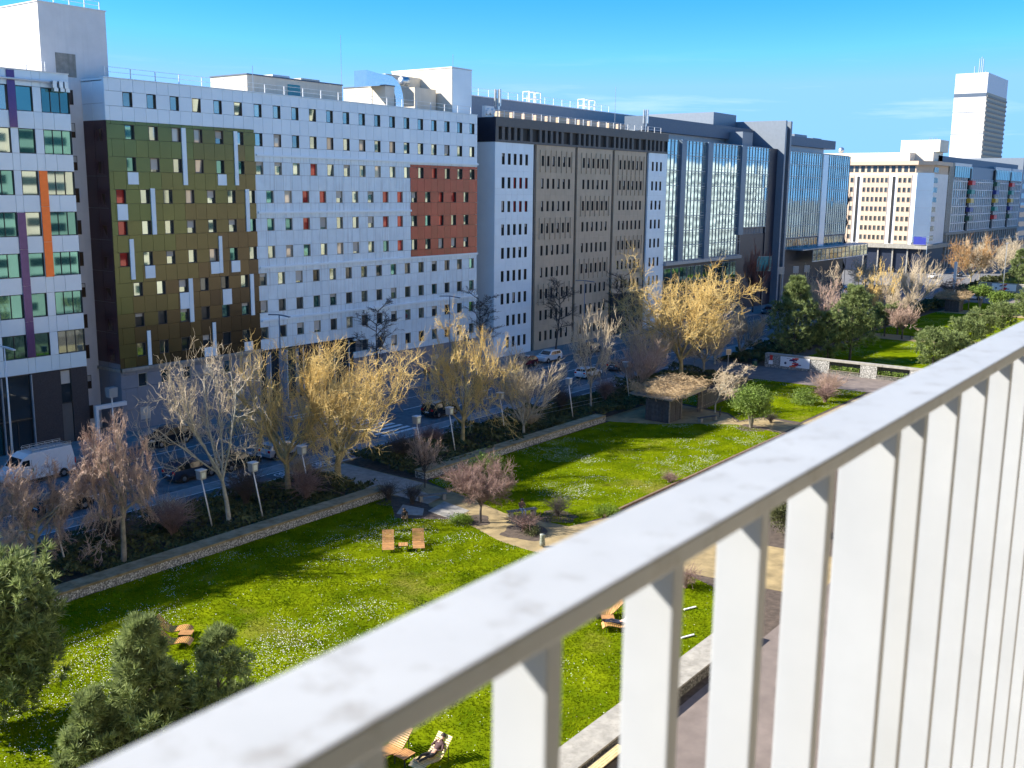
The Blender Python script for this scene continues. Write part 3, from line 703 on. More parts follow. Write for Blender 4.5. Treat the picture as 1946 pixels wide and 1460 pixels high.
# ---------------------------------------------------------------- B4: curtain-wall office, two wings either side of a dark portal
def curtain(name, label, x0, x1, z0, z1, pier, rz, low=None, root_y=90):
    W = root(name, label, 'building', (x0, root_y, 0))
    wbox('core_wall', W, x0, x1, 90.5, 116, 0, 33.2, 'joint'); wbox('roof_slab', W, x0, x1, 90.5, 116, 33.22, 33.3, 'roof')
    n = round((x1-x0)/1.42); s = (x1-x0)/n; m = round((z1-z0)/2.66); h = (z1-z0)/m
    for i in range(n):
        for j in range(m):
            x = x0+(i+.5)*s; z = z0+(j+.5)*h
            if low and x > low[0] and z < low[1]: continue
            if any(a < x < b for a, b in pier): continue
            pw('glass_pane', bm(s-.06, .03, h-.08, 'curtain_wall'), W, (x, 90.12, z), (R(NP.normal(0,.16)), 0, R(NP.normal(0,.22))))
    for i in range(0, n+1):
        x = x0+i*s; zz = low[1] if low and x > low[0] else z0
        pw('mullion', bm(.06, .12, z1-zz, 'mullion'), W, (x, 90.0, (z1+zz)/2))
    for j in range(m+1):
        z = z0+j*h; xe = low[0] if low and z < low[1]-.1 else x1
        pw('transom', bm(xe-x0, .16, .12, 'mullion'), W, ((x0+xe)/2, 89.97, z))
        if j < m: 
            xe = low[0] if low and z+.4 < low[1] else x1
            pw('transom', bm(xe-x0, .10, .05, 'mullion'), W, ((x0+xe)/2, 90.0, z+.55))
            pw('transom', bm(xe-x0, .10, .05, 'mullion'), W, ((x0+xe)/2, 90.0, z+h-.4))
    return W
D = curtain('glass_office', 'left wing of the glass curtain-wall office next to the taupe block', 166.9, 211.7, 11.6, 33.25, [(171.6,173.5),(182.2,184.2),(197.3,199.5)], 0, (199.2,15.75))
for a, b_, z in ((171.6,173.5,11.5),(182.2,184.2,11.3),(197.3,199.5,15.6)): wbox('pier', D, a, b_, 89.6, 90.45, z, 33.3, 'fin')
wbox('roof_band', D, 168.6, 216.0, 96, 100, 34.95, 37.5, 'slate'); wbox('clerestory', D, 167, 215.5, 97, 110, 33.3, 34.95, 'mullion')
wbox('plant_room', D, 204.5, 209.5, 93, 97, 33.3, 36.4, 'pylon')
wbox('base_fascia', D, 166.9, 199.2, 89.5, 90.45, 10.9, 11.5, 'mullion'); wbox('base_wall', D, 166.9, 199.2, 90.2, 90.45, .12, 10.8, 'navy')
for i in range(10): window(D, 168.7+i*3.1, 8.0, 2.8, 4.6, 90.1, 'glass_teal', 'mullion', .09, mull=1)
for i in range(10): window(D, 168.7+i*3.1, 2.9, 2.8, 4.6, 90.1, 'glass_dk', 'mullion', .09, mull=1)
wbox('recess_wall', D, 199.3, 212, 90.3, 90.46, .12, 15.6, 'navy')
PT = root('portal', 'dark navy portal with tall grey pylon slabs between the glass wings', 'building', (216, 90, 0))
wbox('inner_wall', PT, 211.75, 216.2, 90.1, 116, .12, 33.3, 'navy')
wbox('pylon_slab', PT, 216.2, 217.0, 88.6, 112, .12, 39.2, 'pylon'); wbox('pylon_slab', PT, 219.4, 220.3, 88.8, 116, .12, 39.2, 'pylon')
wbox('pylon_recess', PT, 217.0, 219.4, 90.0, 116, .12, 38.6, 'navy')
for k in range(9): pw('recess_glass', bm(1.6, .04, 2.2, 'glass_dk'), PT, (218.2, 89.93, 13+2.7*k))
wbox('roof_wedge', PT, 205, 216.1, 100, 116, 33.3, 40.6, 'pylon')
W2 = curtain('glass_office', 'right wing of the glass curtain-wall office beyond the dark portal', 220.4, 262.0, 14.2, 33.1, [(243.2,246.6)], 0, (300,0))
wbox('stair_panel', W2, 243.2, 246.6, 89.9, 90.45, 11.4, 33.0, 'white_gloss')
wbox('roof_band', W2, 220.5, 267.5, 96, 100, 35.1, 37.2, 'slate'); wbox('clerestory', W2, 221, 262, 97, 110, 33.3, 35.1, 'mullion')
wbox('roof_unit', W2, 246, 254, 98.5, 104, 37.2, 38.1, 'pylon'); wbox('roof_unit', W2, 258, 264, 98.5, 104, 37.2, 37.7, 'pylon')
wbox('base_wall', W2, 220.5, 262, 90.2, 90.45, .12, 14.1, 'navy'); wbox('canopy_roof', W2, 224.5, 268.5, 86.4, 90.2, 11.5, 11.75, 'mullion')
for i in range(14):
    for j in range(2): pw('canopy_pane', bm(2.65, .04, 1.15, 'curtain_wall'), W2, (232.6+i*2.72, 86.6, 9.5+j*1.25), (R(NP.normal(0,.3)),0,0))
for i in range(15): pw('canopy_post', bm(.1, .12, 2.7, 'mullion'), W2, (231.2+i*2.72, 86.52, 10.15))
wbox('canopy_fascia', W2, 231.2, 269.3, 86.5, 86.7, 8.7, 8.88, 'whitemetal')
for i in range(12): window(W2, 222.6+i*3.3, 12.7, 3.1, 2.3, 90.1, 'glass', 'mullion', .09, mull=2)
# spiral escape stair at the far end
ES = root('escape_stair', 'dark steel zigzag escape stair at the end of the glass office', 'stair', (265, 92, 0))
b = MB()
for x in (263.6, 266.4):
    for y in (91, 93): b.tube([(x-265,y-92,0),(x-265,y-92,25)], .07, 5)
ob('stair_frame', b.mesh('stair_frame', K['darkmetal']), ES)
for k in range(9):
    z = 2.8*k; a, c = ((-1.4,1.4) if k % 2 else (1.4,-1.4))
    bb = MB().hexa([(a,-.9,z),(a,.9,z),(c,.9,z+2.6),(c,-.9,z+2.6),(a,-.9,z+.25),(a,.9,z+.25),(c,.9,z+2.85),(c,-.9,z+2.85)])
    bb.tube([(a,-.9,z+1.1),(c,-.9,z+3.7)], .04, 4); bb.box(min(c,c*1.4),max(c,c*1.4),-.9,.9,z+2.6,z+2.75)
    ob('stair_flight', bb.mesh('flight', K['darkmetal']), ES)

# ---------------------------------------------------------------- B5: white and peach block at the side street
E5 = root('corner_block', 'white and peach block facing the side street with a blank corner', 'building', (334.5, 94, 0))
poly = [(334.52,94.3),(338.52,90.32),(356,90.32),(356,135),(334.52,135)]
b = MB().prism([(x-334.5,y-94) for x,y in poly], 0, 30.4); ob('core_wall', b.mesh('core', K['white_render']), E5)
c0, c1 = Vector((334.45,94.0)), Vector((338.5,89.98)); dv = (c1-c0); ln = dv.length
for k in range(4):      # blank chamfered corner
    z0, z1 = 9.5+k*5.3, 9.5+(k+1)*5.3-.04
    ob('corner_panel', MB().hexa([(c0.x-334.5,c0.y-94,z0),(c1.x-334.5,c1.y-94,z0),(c1.x-334.3,c1.y-93.8,z0),(c0.x-334.3,c0.y-93.8,z0),(c0.x-334.5,c0.y-94,z1),(c1.x-334.5,c1.y-94,z1),(c1.x-334.3,c1.y-93.8,z1),(c0.x-334.3,c0.y-93.8,z1)]).mesh('corner', K['white']), E5)
z5 = [28.4-2.95*k for k in range(7)]
def bay5(y0, y1, n):
    wbox('bay_wall', E5, 334.40, 334.5, y0, y1, 8.9, 30.0, 'peach'); s = (y1-y0)/n
    for z in z5:
        for k in range(n): window(E5, y0+(k+.5)*s, z, s*.62, 1.5, 334.30, 'glass_dk', 'peach', .08, axis='x')
bay5(95.4, 99.8, 3); bay5(102.5, 110.7, 6); bay5(113.2, 121.0, 5)
for y in (100.9, 112.0): wbox('dark_slot', E5, 334.36, 334.5, y-.35, y+.35, 9.0, 29.5, 'louvre')
b = MB().prism([(x-334.5,y-94) for x,y in [(333.6,93.6),(338.1,89.2),(356,89.2),(356,135),(333.6,135)]], 33.0, 34.2); ob('cornice', b.mesh('cornice', K['peach']), E5)
b = MB().prism([(x-334.5,y-94) for x,y in [(334.6,94.4),(338.6,90.5),(356,90.5),(356,135),(334.6,135)]], 30.4, 33.0); ob('attic_wall', b.mesh('attic', K['peach']), E5)
for k in range(14): window(E5, 95.6+k*1.9, 31.8, 1.15 if k % 5 else 1.6, 1.9, 334.55, 'glass_dk', 'frame_dk', .05, axis='x')
wbox('penthouse', E5, 337.5, 354, 97.5, 134, 34.2, 36.9, 'cream'); wbox('penthouse', E5, 343, 354, 92, 101, 34.2, 37.3, 'cream'); wbox('penthouse', E5, 346, 356, 91, 103, 37.3, 41.0, 'cream')
for z in z5+[31.6]: window(E5, 341.6, z, 4.6, 1.6, 90.25, 'glass', 'mullion', .06, mull=3)
wbox('base_ledge', E5, 331.5, 356, 88.6, 134, 7.6, 8.8, 'concrete'); wbox('base_wall', E5, 333.0, 356, 90.0, 134, .1, 7.5, 'navy')
b = MB()
for y in (94.5,99,103.5,108): b.box(-2.2,-1.8,y-94-.2,y-94+.2,0,7.6)
ob('base_columns', b.mesh('cols', K['concrete']), E5)
b = MB()
for i in range(4):
    for y in (.0,1.6): b.tube([(12+i*1.2,-1+y,37.3),(12+i*1.2,-1+y,41.8)], .05, 4)
for z in (38.5,40,41.5): b.tube([(12,-1,z),(15.6,-1,z)], .05, 4); b.tube([(12,.6,z),(15.6,.6,z)], .05, 4)
ob('scaffold', b.mesh('scaffold', K['metal']), E5)
b = MB().lathe([(.05,-.4),(.5,-.25),(.9,.1),(1.0,.3)], 14, axis='x', c=(5,26,37.9)); b.tube([(5,26,36.9),(5,26,37.8)], .08, 5); ob('dish', b.mesh('dish', K['metal'], True), E5)

# ---------------------------------------------------------------- B6: far glazed block with coloured boxes, tower and skyline
F6 = root('residential_block', 'far pale block with white gridded bays and small coloured boxes', 'building', (349, 90, 0))
wbox('core_wall', F6, 356.05, 470, 90.5, 115, 0, 33.6, 'pylon'); wbox('roof_band', F6, 349, 468, 92, 112, 33.62, 36.3, 'slate')
wbox('end_wall', F6, 356.1, 362, 90.1, 90.5, 8, 34.3, 'concrete')
for i in range(36):
    x = 363.5+i*2.9
    for j in range(6):
        z = 13.6+j*2.75
        if 384 < x < 420 and j == 5: continue
        pw('glass_pane', bm(2.2, .05, 2.3, rw.choice(['curtain_wall','curtain_wall','glass'])), F6, (x, 90.3, z), (R(NP.normal(0,.3)),0,R(NP.normal(0,.5))))
    if not 384 < x < 420: pw('upper_pane', bm(2.4, .05, 3.6, 'glass_teal'), F6, (x, 89.9, 31.6))
for i in range(37): wbox('grid_post', F6, 362.0+i*2.9, 362.5+i*2.9, 90.05, 90.5, 12.2, 29.6, 'white_render')
for j in range(7): wbox('grid_beam', F6, 362, 467, 90.08, 90.48, 12.0+j*2.75-.1, 12.0+j*2.75+.2, 'white_render')
for a, b_ in ((362,384),(420,446),(448,467)): wbox('upper_frame', F6, a, b_, 89.95, 90.5, 33.4, 34.4, 'white_render')
BOXC = [('red',(.6,.03,.02)),('green',(.02,.22,.16)),('yellow',(.6,.36,.03)),('blue',(.03,.04,.20)),('dark_green',(.04,.11,.06))]
for n_, c_ in BOXC: K['bx_'+n_] = mat('box_'+n_, c_, .4)
for x, cs in ((383,['red','green','yellow','blue','dark_green']),(420,['dark_green','blue','yellow','green','red']),(446,['red','green','yellow','blue','dark_green'])):
    wbox('dark_slot', F6, x-1.2, x+1.2, 89.85, 90.5, 8, 33, 'louvre')
    for j, c_ in enumerate(cs): pw('coloured_box', bm(4.6, 1.3, 1.5, 'bx_'+c_), F6, (x+.3, 88.7, 28.2-j*3.0))
for i in range(30): wbox('ground_pier', F6, 357+i*3.7, 358.2+i*3.7, 89.6, 90.5, 0, 12.0, 'concrete')
wbox('ground_beam', F6, 356, 468, 89.5, 90.6, 11.2, 12.0, 'concrete'); wbox('ground_beam', F6, 356, 468, 89.5, 90.6, 7.4, 8.0, 'concrete')
V7 = root('far_block', 'dark grey office roof at the right end of the street', 'building', (480, 92, 0))
wbox('wall', V7, 478, 640, 92, 130, 0, 39.5, 'pylon'); 
for j in range(9): wbox('window_band', V7, 479, 640, 91.9, 92.02, 3.5+j*3.9, 5.6+j*3.9, 'glass_dk')
TW = root('office_tower', 'tall white tower with a dark band near its top beyond the street', 'tower', (966, 220, 0))
wbox('tower_wall', TW, 966, 1042, 220, 246, 0, 126, 'white_render'); wbox('dark_band', TW, 965.8, 1042.2, 219.95, 246.05, 106.5, 109.5, 'slate')
for j in range(26): wbox('balcony_band', TW, 966.1, 1042.1, 219.2, 220, 6+j*4.0, 7.6+j*4.0, 'concrete')
for j in range(26): wbox('window_band', TW, 966.4, 1042, 219.85, 220, 7.7+j*4.0, 9.9+j*4.0, 'taupe')
wbox('wall_joint', TW, 965.9, 966.02, 220, 246, 93.5, 94.0, 'slate'); wbox('wall_joint', TW, 965.9, 966.02, 220, 246, 75.5, 76.0, 'slate')
b = MB()
for x, h in ((970,6),(985,14),(992,16),(998,15),(1010,6)): b.tube([(x-966,12,126),(x-966,12,126+h)], .45, 5)
ob('masts', b.mesh('masts', K['metal']), TW)

# ---------------------------------------------------------------- own side of the street (behind the camera, seen in reflections)
K['own_cream'] = mat('own_cream', (.64,.56,.44), .85, var=.06)
def opposite(label, x0, x1, y, h, wm, fm, st):
    O = root('facing_block', label, 'building', (x0, y, 0))
    wbox('wall', O, x0, x1, y-18, y, 0, h, wm); n = int(h/st)
    for j in range(n): wbox('window_band', O, x0+1, x1-1, y, y+.05, j*st+1.0, j*st+2.5, fm)
    k = int((x1-x0)/7)
    for i in range(k+1): wbox('wall_pier', O, x0+i*7, x0+i*7+2.4, y+.051, y+.25, 0, h-1, wm)
    return O
OWN = opposite('cream apartment block with the balcony the view is taken from', -60, 62, -1.75, 38.5, 'own_cream', 'glass_teal', 3.0)
opposite('cream apartment block facing the taupe block across the park', 68, 128, -4, 36, 'own_cream', 'glass_teal', 3.0)
opposite('teal glazed block facing the glass office across the park', 136, 176, -2, 33, 'own_cream', 'glass_teal', 3.4)
opposite('cream corner block facing the glass office across the park', 180, 214, -2, 38, 'own_cream', 'glass_teal', 3.0)
opposite('teal glazed end block facing the glass office across the park', 217, 270, -2, 35, 'own_cream', 'glass_teal', 3.4)
opposite('white far block facing the corner block across the park', 280, 420, -2, 35, 'white_render', 'glass_dk', 3.2)
wbox('balcony_slab', OWN, -4, 12, -1.5, .42, 22.2, 22.4, 'own_cream')
wbox('added_shade_slab', OWN, -4, 12, -1.5, .42, 25.4, 25.6, 'own_cream')  # unseen overhead slab, added to shade the wall whose bounce brightens the railing
for k in range(0, 8, 2): pw('added_dark_panel', bm(2.6, .05, 2.6, 'glass_dk'), OWN, (-3+k*2.0, -1.42, 24.06))  # unseen dark panels, added so the sunlit wall bounces less onto the railing

# ---------------------------------------------------------------- balcony railing in the foreground
K['rail_paint'] = mat('rail_paint', (.385,.40,.415), .42, var=.04, scale=14, streak=0)
def rail_dirt(m):
    n = m.node_tree.nodes; l = m.node_tree.links.new; b = n['Principled BSDF']; src = b.inputs['Base Color'].links[0].from_socket
    g = n.new('ShaderNodeNewGeometry'); z = n.new('ShaderNodeTexNoise'); z.inputs['Scale'].default_value = 30; z.inputs['Detail'].default_value = 6; z.inputs['Roughness'].default_value = .7
    l(g.outputs['Position'], z.inputs['Vector']); r = n.new('ShaderNodeMapRange'); r.inputs['From Min'].default_value = .53; r.inputs['From Max'].default_value = .70; r.inputs['To Max'].default_value = .6
    l(z.outputs['Fac'], r.inputs['Value']); x = n.new('ShaderNodeMix'); x.data_type = 'RGBA'; x.inputs['B'].default_value = (.22,.205,.18,1)
    l(r.outputs['Result'], x.inputs['Factor']); l(src, x.inputs['A']); l(x.outputs['Result'], b.inputs['Base Color'])
rail_dirt(K['rail_paint'])
K['bar_paint'] = mat('bar_paint', (.37,.385,.40), .42, var=.05, scale=7, streak=.10, streak_c=(.28,.27,.25))
TH = .010; HH = .2104; YN = 1.282*HH; YF = 1.575*HH; YB = YN+.014; BT = .053*YB; BD = .127*YB
def bevel_box(x0,x1,y0,y1,z0,z1,m,bv=.002,seg=2):
    import bmesh
    b = bmesh.new(); bmesh.ops.create_cube(b, size=1)
    for v in b.verts: v.co = Vector((x0+(v.co.x+.5)*(x1-x0), y0+(v.co.y+.5)*(y1-y0), z0+(v.co.z+.5)*(z1-z0)))
    bmesh.ops.bevel(b, geom=b.edges[:], offset=bv, segments=seg, affect='EDGES', profile=.6)
    me = bpy.data.meshes.new('bar'); b.to_mesh(me); b.free(); me.materials.append(K[m])
    return me
RL = root('balcony_railing', 'white painted metal balcony railing with flat balusters in the foreground', 'railing', (0, 0, CAM_Z-1.25), TH)
ztop = -HH; RAILB = ztop-.0150
ob('handrail', bevel_box(-4, 11, YN, YF, ztop-.0150, ztop, 'rail_paint', .0022), RL, (0,0,1.25))
ob('bottom_rail', bevel_box(-4, 11, YN+.012, YF-.012, -1.49, -1.465, 'rail_paint'), RL, (0,0,1.25))
bar = bevel_box(-BT, 0, YB, YB+BD, -1.465, RAILB-.0005, 'bar_paint', .0015)
qs = [1.5285,2.0183,2.4963,2.9814,3.636,3.9771,4.4585,4.9439,5.4373]
xs = [q*YB/(1-TH*q) for q in qs]
xs = [xs[0]-.139*k for k in range(1,34)]+xs+[xs[-1]+.142*k for k in range(1,70)]
post = bevel_box(-BT, 0, YB, YB+BD*1.6, -1.465, RAILB-.0005, 'bar_paint', .0015)
for i, x in enumerate(xs): ob('post' if i == 37 else 'baluster', post if i == 37 else bar, RL, (x, 0, 1.25))

# ---------------------------------------------------------------- vegetation
K['bark_grey'] = mat('bark_grey', (.26,.235,.185), .9, var=.3, scale=3)
K['bark_pale'] = mat('bark_pale', (.36,.33,.25), .9, var=.3, scale=3, c2=(.46,.43,.34))
K['bark_dark'] = mat('bark_dark', (.07,.06,.055), .9, var=.3, scale=3)
K['bark_ochre'] = mat('bark_ochre', (.32,.26,.13), .9, var=.3, scale=2)
K['tw_gold'] = mat('twig_gold', (.73,.47,.11), .8, var=.25, scale=.5, c2=(.82,.63,.27))
K['tw_tan'] = mat('twig_tan', (.54,.42,.26), .8, var=.25, scale=.6, c2=(.64,.53,.38))
K['tw_pink'] = mat('twig_pink', (.46,.30,.23), .8, var=.25, scale=.8, c2=(.58,.43,.34))
K['tw_pale'] = mat('twig_pale', (.56,.44,.28), .8, var=.25, scale=.6, c2=(.68,.57,.41))
K['tw_plum'] = mat('twig_plum', (.24,.135,.125), .8, var=.3, scale=1.5, c2=(.36,.25,.21))
K['tw_dark'] = mat('twig_dark', (.085,.07,.062), .85, var=.3, scale=.8)
K['tw_orange'] = mat('twig_orange', (.55,.27,.08), .8, var=.3, scale=.4, c2=(.50,.31,.13))
K['tw_red'] = mat('twig_red', (.28,.10,.07), .8, var=.3, scale=.4)
K['thatch'] = mat('dry_vine', (.46,.31,.16), .9, var=.3, scale=2, c2=(.60,.45,.26))
K['pine'] = leafmat('pine_needles', (.11,.165,.055), var=.4, trans=.3, scale=1.6)
K['pine'].node_tree.nodes['Color Ramp'].color_ramp.elements[1].color = (.36,.43,.16,1)
K['pine_far'] = leafmat('pine_needles_far', (.11,.165,.055), var=.4, trans=.3, scale=.8)
K['pine_far'].node_tree.nodes['Color Ramp'].color_ramp.elements[1].color = (.33,.40,.15,1)
K['leaf'] = leafmat('evergreen_leaf', (.15,.22,.04), var=.45, trans=.25, scale=1.6)
K['leaf_dk'] = leafmat('ground_cover_leaf', (.085,.095,.035), var=.5, trans=.2, scale=.8)
K['leaf_lime'] = leafmat('lime_leaf', (.13,.20,.02), var=.4, trans=.35, scale=1.2)

def tubes(br):
    """branches [(pts, radii, n)] -> verts, quads"""
    groups = {}
    for pts, rad, n in br: groups.setdefault((len(pts), n), []).append((pts, rad))
    VV, FF, base = [], [], 0
    for (k, n), lst in groups.items():
        P = np.array([a for a, _ in lst], float); Rr = np.array([b for _, b in lst], float); Bn = len(lst)
        T = np.empty_like(P); T[:,1:-1] = P[:,2:]-P[:,:-2]; T[:,0] = P[:,1]-P[:,0]; T[:,-1] = P[:,-1]-P[:,-2]
        T /= np.linalg.norm(T, axis=2, keepdims=True)+1e-9
        ref = np.where(np.abs(T[:,:1,2:3]) > .8, np.array([[[1.,0,0]]]), np.array([[[0,0,1.]]])); ref = np.broadcast_to(ref, T.shape)
        U = np.cross(T, ref); U /= np.linalg.norm(U, axis=2, keepdims=True)+1e-9; Vv = np.cross(T, U)
        a = np.arange(n)*2*np.pi/n
        V = P[:,:,None,:]+(U[:,:,None,:]*np.cos(a)[None,None,:,None]+Vv[:,:,None,:]*np.sin(a)[None,None,:,None])*Rr[:,:,None,None]
        VV.append(V.reshape(-1,3))
        b_, i_, j_ = np.meshgrid(np.arange(Bn), np.arange(k-1), np.arange(n), indexing='ij'); o = base+b_*k*n
        F = np.stack([o+i_*n+j_, o+i_*n+(j_+1)%n, o+(i_+1)*n+(j_+1)%n, o+(i_+1)*n+j_], -1).reshape(-1,4)
        FF.append(F); base += Bn*k*n
    return np.concatenate(VV), np.concatenate(FF)
def unit(v):
    l = math.sqrt(v[0]*v[0]+v[1]*v[1]+v[2]*v[2])+1e-9; return (v[0]/l, v[1]/l, v[2]/l)
KINDS = {   # counts per level, angle, up bias, jitter, length ratio
 'plane':  dict(n=(7,6,6,6), ang=(52,48,45,42), up=(.05,.10,.16,.24), jit=(.10,.22,.30,.34), lr=(.62,.55,.52,.55), trunk=.26, start=(.75,.25,.2,.2)),
 'gold':   dict(n=(9,7,6,6), ang=(60,55,55,50), up=(.05,.04,.05,.07), jit=(.12,.26,.38,.46), lr=(.80,.52,.50,.50), trunk=.30, start=(.55,.3,.25,.2)),
 'fluffy': dict(n=(8,7,7,6), ang=(70,58,55,55), up=(.05,.03,.03,.05), jit=(.15,.30,.40,.48), lr=(.75,.50,.48,.45), trunk=.46, start=(.6,.25,.2,.2)),
 'open':   dict(n=(7,7,6,5), ang=(50,52,55,55), up=(.06,.06,.06,.06), jit=(.10,.24,.36,.45), lr=(.85,.50,.50,.50), trunk=.30, start=(.8,.3,.25,.2)),
 'brush':  dict(n=(9,6,6,5), ang=(32,28,26,26), up=(.10,.10,.14,.16), jit=(.08,.12,.16,.20), lr=(.95,.60,.55,.50), trunk=.16, start=(.6,.25,.3,.3)),
 'curly':  dict(n=(7,6,6,6), ang=(62,55,55,55), up=(.06,.00,-.06,-.05), jit=(.12,.30,.42,.50), lr=(.70,.52,.50,.50), trunk=.42, start=(.7,.3,.2,.2)),
 'street': dict(n=(11,6,5,4), ang=(48,45,42,40), up=(.10,.08,.08,.06), jit=(.06,.14,.20,.26), lr=(.42,.50,.50,.50), trunk=.95, start=(.28,.25,.2,.2)),
 'dome':   dict(n=(14,7,6,5), ang=(60,50,42,40), up=(.10,.10,.10,.10), jit=(.08,.14,.18,.22), lr=(.85,.58,.52,.50), trunk=.36, start=(.7,.2,.2,.2)),
 'round':  dict(n=(10,7,7,5), ang=(55,48,46,46), up=(.06,.06,.08,.08), jit=(.08,.18,.25,.30), lr=(.75,.55,.52,.52), trunk=.30, start=(.5,.2,.2,.2)),
}
def grow_tree(kind, seed, H, rad, tr, dens=1.0, twig=.016, off=(0,0)):
    q = KINDS[kind]; g = random.Random(seed); wood, fine = [], []; allp = []
    def branch(p, d, L, r, lv):
        segs = (6, 5, 4, 3, 3)[lv]; pts = [p]; up = ((0,)+q['up'])[lv]; jt = ((.03,)+q['jit'])[lv]
        for i in range(segs):
            d = unit((d[0]+g.gauss(0,jt), d[1]+g.gauss(0,jt), d[2]+g.gauss(0,jt)*.7+up)); s = L/segs
            p = (p[0]+d[0]*s, p[1]+d[1]*s, p[2]+d[2]*s); pts.append(p)
        tip = (.55,.45,.35,.4,.35)[lv] if kind != 'street' or lv else .15
        rr = [max(twig*.5, r*(1-(1-tip)*i/segs)) for i in range(segs+1)]
        (wood if lv <= 2 else fine).append((pts, rr, (8,6,4,3,3)[lv]))
        if lv >= 2: allp.extend(pts)
        if lv == 4: return
        n = q['n'][lv]; n = max(2, int(round(n*(dens if lv >= 2 else 1)+g.uniform(-.5,.5))))
        st = q['start'][lv]
        for c in range(n):
            t = st+(1-st)*((c+g.random())/n); t = min(.999, t); f = t*segs; i = int(f); f -= i
            a, b = pts[i], pts[i+1]; bp = tuple(a[k]+(b[k]-a[k])*f for k in range(3))
            dd = unit((b[0]-a[0], b[1]-a[1], b[2]-a[2]))
            ang = R(q['ang'][lv]*g.uniform(.6,1.25)); az = (c*2.4+g.uniform(-.6,.6)) if lv == 0 else g.uniform(0, 6.283)
            o = Vector(dd).orthogonal().normalized(); o = Matrix.Rotation(az, 3, Vector(dd)) @ o
            nd = tuple(Vector(dd)*math.cos(ang)+o*math.sin(ang))
            ln = L*q['lr'][lv]*g.uniform(.7,1.2)
            if lv == 0: ln = H*(1-q['trunk'] if q['trunk'] < .9 else .45)*q['lr'][0]*(1.25-t*.55 if kind == 'street' else 1)*g.uniform(.8,1.15)
            branch(bp, nd, ln, max(twig, r*(.55,.5,.45,.45)[lv]*(1.1-.4*t)), lv+1)
    branch((0,0,0), (g.gauss(0,.03), g.gauss(0,.03), 1), H*q['trunk'], tr, 0)
    A = np.array(allp); zt = H*q['trunk'] if q['trunk'] < .9 else H*.3
    hx = np.percentile(np.hypot(A[:,0], A[:,1]), 96); zm = np.percentile(A[:,2], 99.7)
    sx = rad/hx; 
    def fit(br):
        out_ = []
        for pts, rr, n in br:
            np_ = []
            for x, y, z in pts:
                z2 = z if z < zt*.6 else zt*.6+(z-zt*.6)*(H-zt*.6)/(zm-zt*.6)
                w_ = min(1, max(0, z2/(zt+1e-6))); s = 1+(sx-1)*w_
                np_.append((x*s+off[0]*max(0, z2-zt*.5)/(H), y*s+off[1]*max(0, z2-zt*.5)/H, z2))
            out_.append((np_, rr, n))
        return out_
    return fit(wood), fit(fine)
_tm = {}
def bare_tree(name, label, kind, x, y, H, rad, seed, bark, tw, tr=.16, dens=1.0, twig=.016, off=(0,0), rz=0, z=0.0, group=None, reuse=None):
    key = reuse or (kind, seed, H, rad, bark, tw)
    if key not in _tm:
        wd, fn = grow_tree(kind, seed, H, rad, tr, dens, twig, off)
        V, F = tubes(wd); m1 = npmesh('trunk', V, F, K[bark], smooth=True); V, F = tubes(fn); m2 = npmesh('crown', V, F, K[tw], smooth=True)
        _tm[key] = (m1, m2, H)
    m1, m2, H0 = _tm[key]
    r = root(name, label, 'tree', (x, y, z), rz, group); s = H/H0
    if abs(s-1) > .01: r.scale = (s, s, s)
    ob('trunk', m1, r); ob('crown', m2, r)
    return r
# --- trees in the bed between the street and the lawns
bare_tree('plane_tree', 'small pinkish bare tree with a curly crown at the left edge before the white van', 'fluffy', 30.9, 59.0, 7.9, 3.0, 1, 'bark_grey', 'tw_pink', .17, 1.8, .015, off=(.9,-1.0))
bare_tree('plane_tree', 'slim pinkish bare tree second from the left before the road', 'fluffy', 36.2, 57.8, 9.7, 2.7, 2, 'bark_grey', 'tw_pink', .20, 1.8, .015)
bare_tree('plane_tree', 'tall pale open-branched bare tree before the parked cars', 'open', 45.1, 58.4, 13.2, 4.9, 3, 'bark_pale', 'tw_pale', .20, 1.0, .017, off=(-1.0,.5))
bare_tree('willow_tree', 'golden bare tree left of the broadest golden tree before the zebra crossing', 'gold', 53.4, 61.6, 12.4, 4.6, 4, 'bark_ochre', 'tw_gold', .26, 1.35, .015)
bare_tree('willow_tree', 'broadest golden bare tree before the dark blue entrance', 'gold', 57.6, 60.4, 12.2, 6.4, 5, 'bark_ochre', 'tw_gold', .32, 1.6, .015, off=(1.2,-1.0))
bare_tree('willow_tree', 'golden bare tree below the red cladding patch', 'gold', 74.0, 60.6, 12.8, 4.5, 6, 'bark_ochre', 'tw_gold', .22, 1.4, .016)
bare_tree('maple_tree', 'pale fan-shaped bare tree right of the golden tree below the red patch', 'brush', 81.7, 59.0, 8.6, 4.1, 7, 'bark_pale', 'tw_pale', .16, 1.15, .018)
bare_tree('maple_tree', 'thin pale bare tree before the white hatchback', 'open', 95.2, 59.6, 11.8, 3.1, 8, 'bark_grey', 'tw_pale', .15, .9, .020)
bare_tree('willow_tree', 'large golden bare tree behind the thatched hut', 'gold', 116.2, 59.5, 15.8, 8.6, 9, 'bark_ochre', 'tw_gold', .34, 1.6, .020)
bare_tree('maple_tree', 'pinkish grey brushy bare tree left of the large golden tree', 'brush', 110.4, 61.5, 9.4, 3.6, 10, 'bark_grey', 'tw_tan', .16, 1.1, .022)
bare_tree('maple_tree', 'grey brushy bare tree leaning over the back of the thatched hut', 'brush', 104.6, 59.2, 7.0, 3.4, 11, 'bark_grey', 'tw_pink', .15, 1.1, .021)
bare_tree('maple_tree', 'tan brushy bare tree right of the large golden tree', 'round', 124.5, 60.5, 9.5, 4.2, 12, 'bark_grey', 'tw_tan', .18, 1.0, .024)
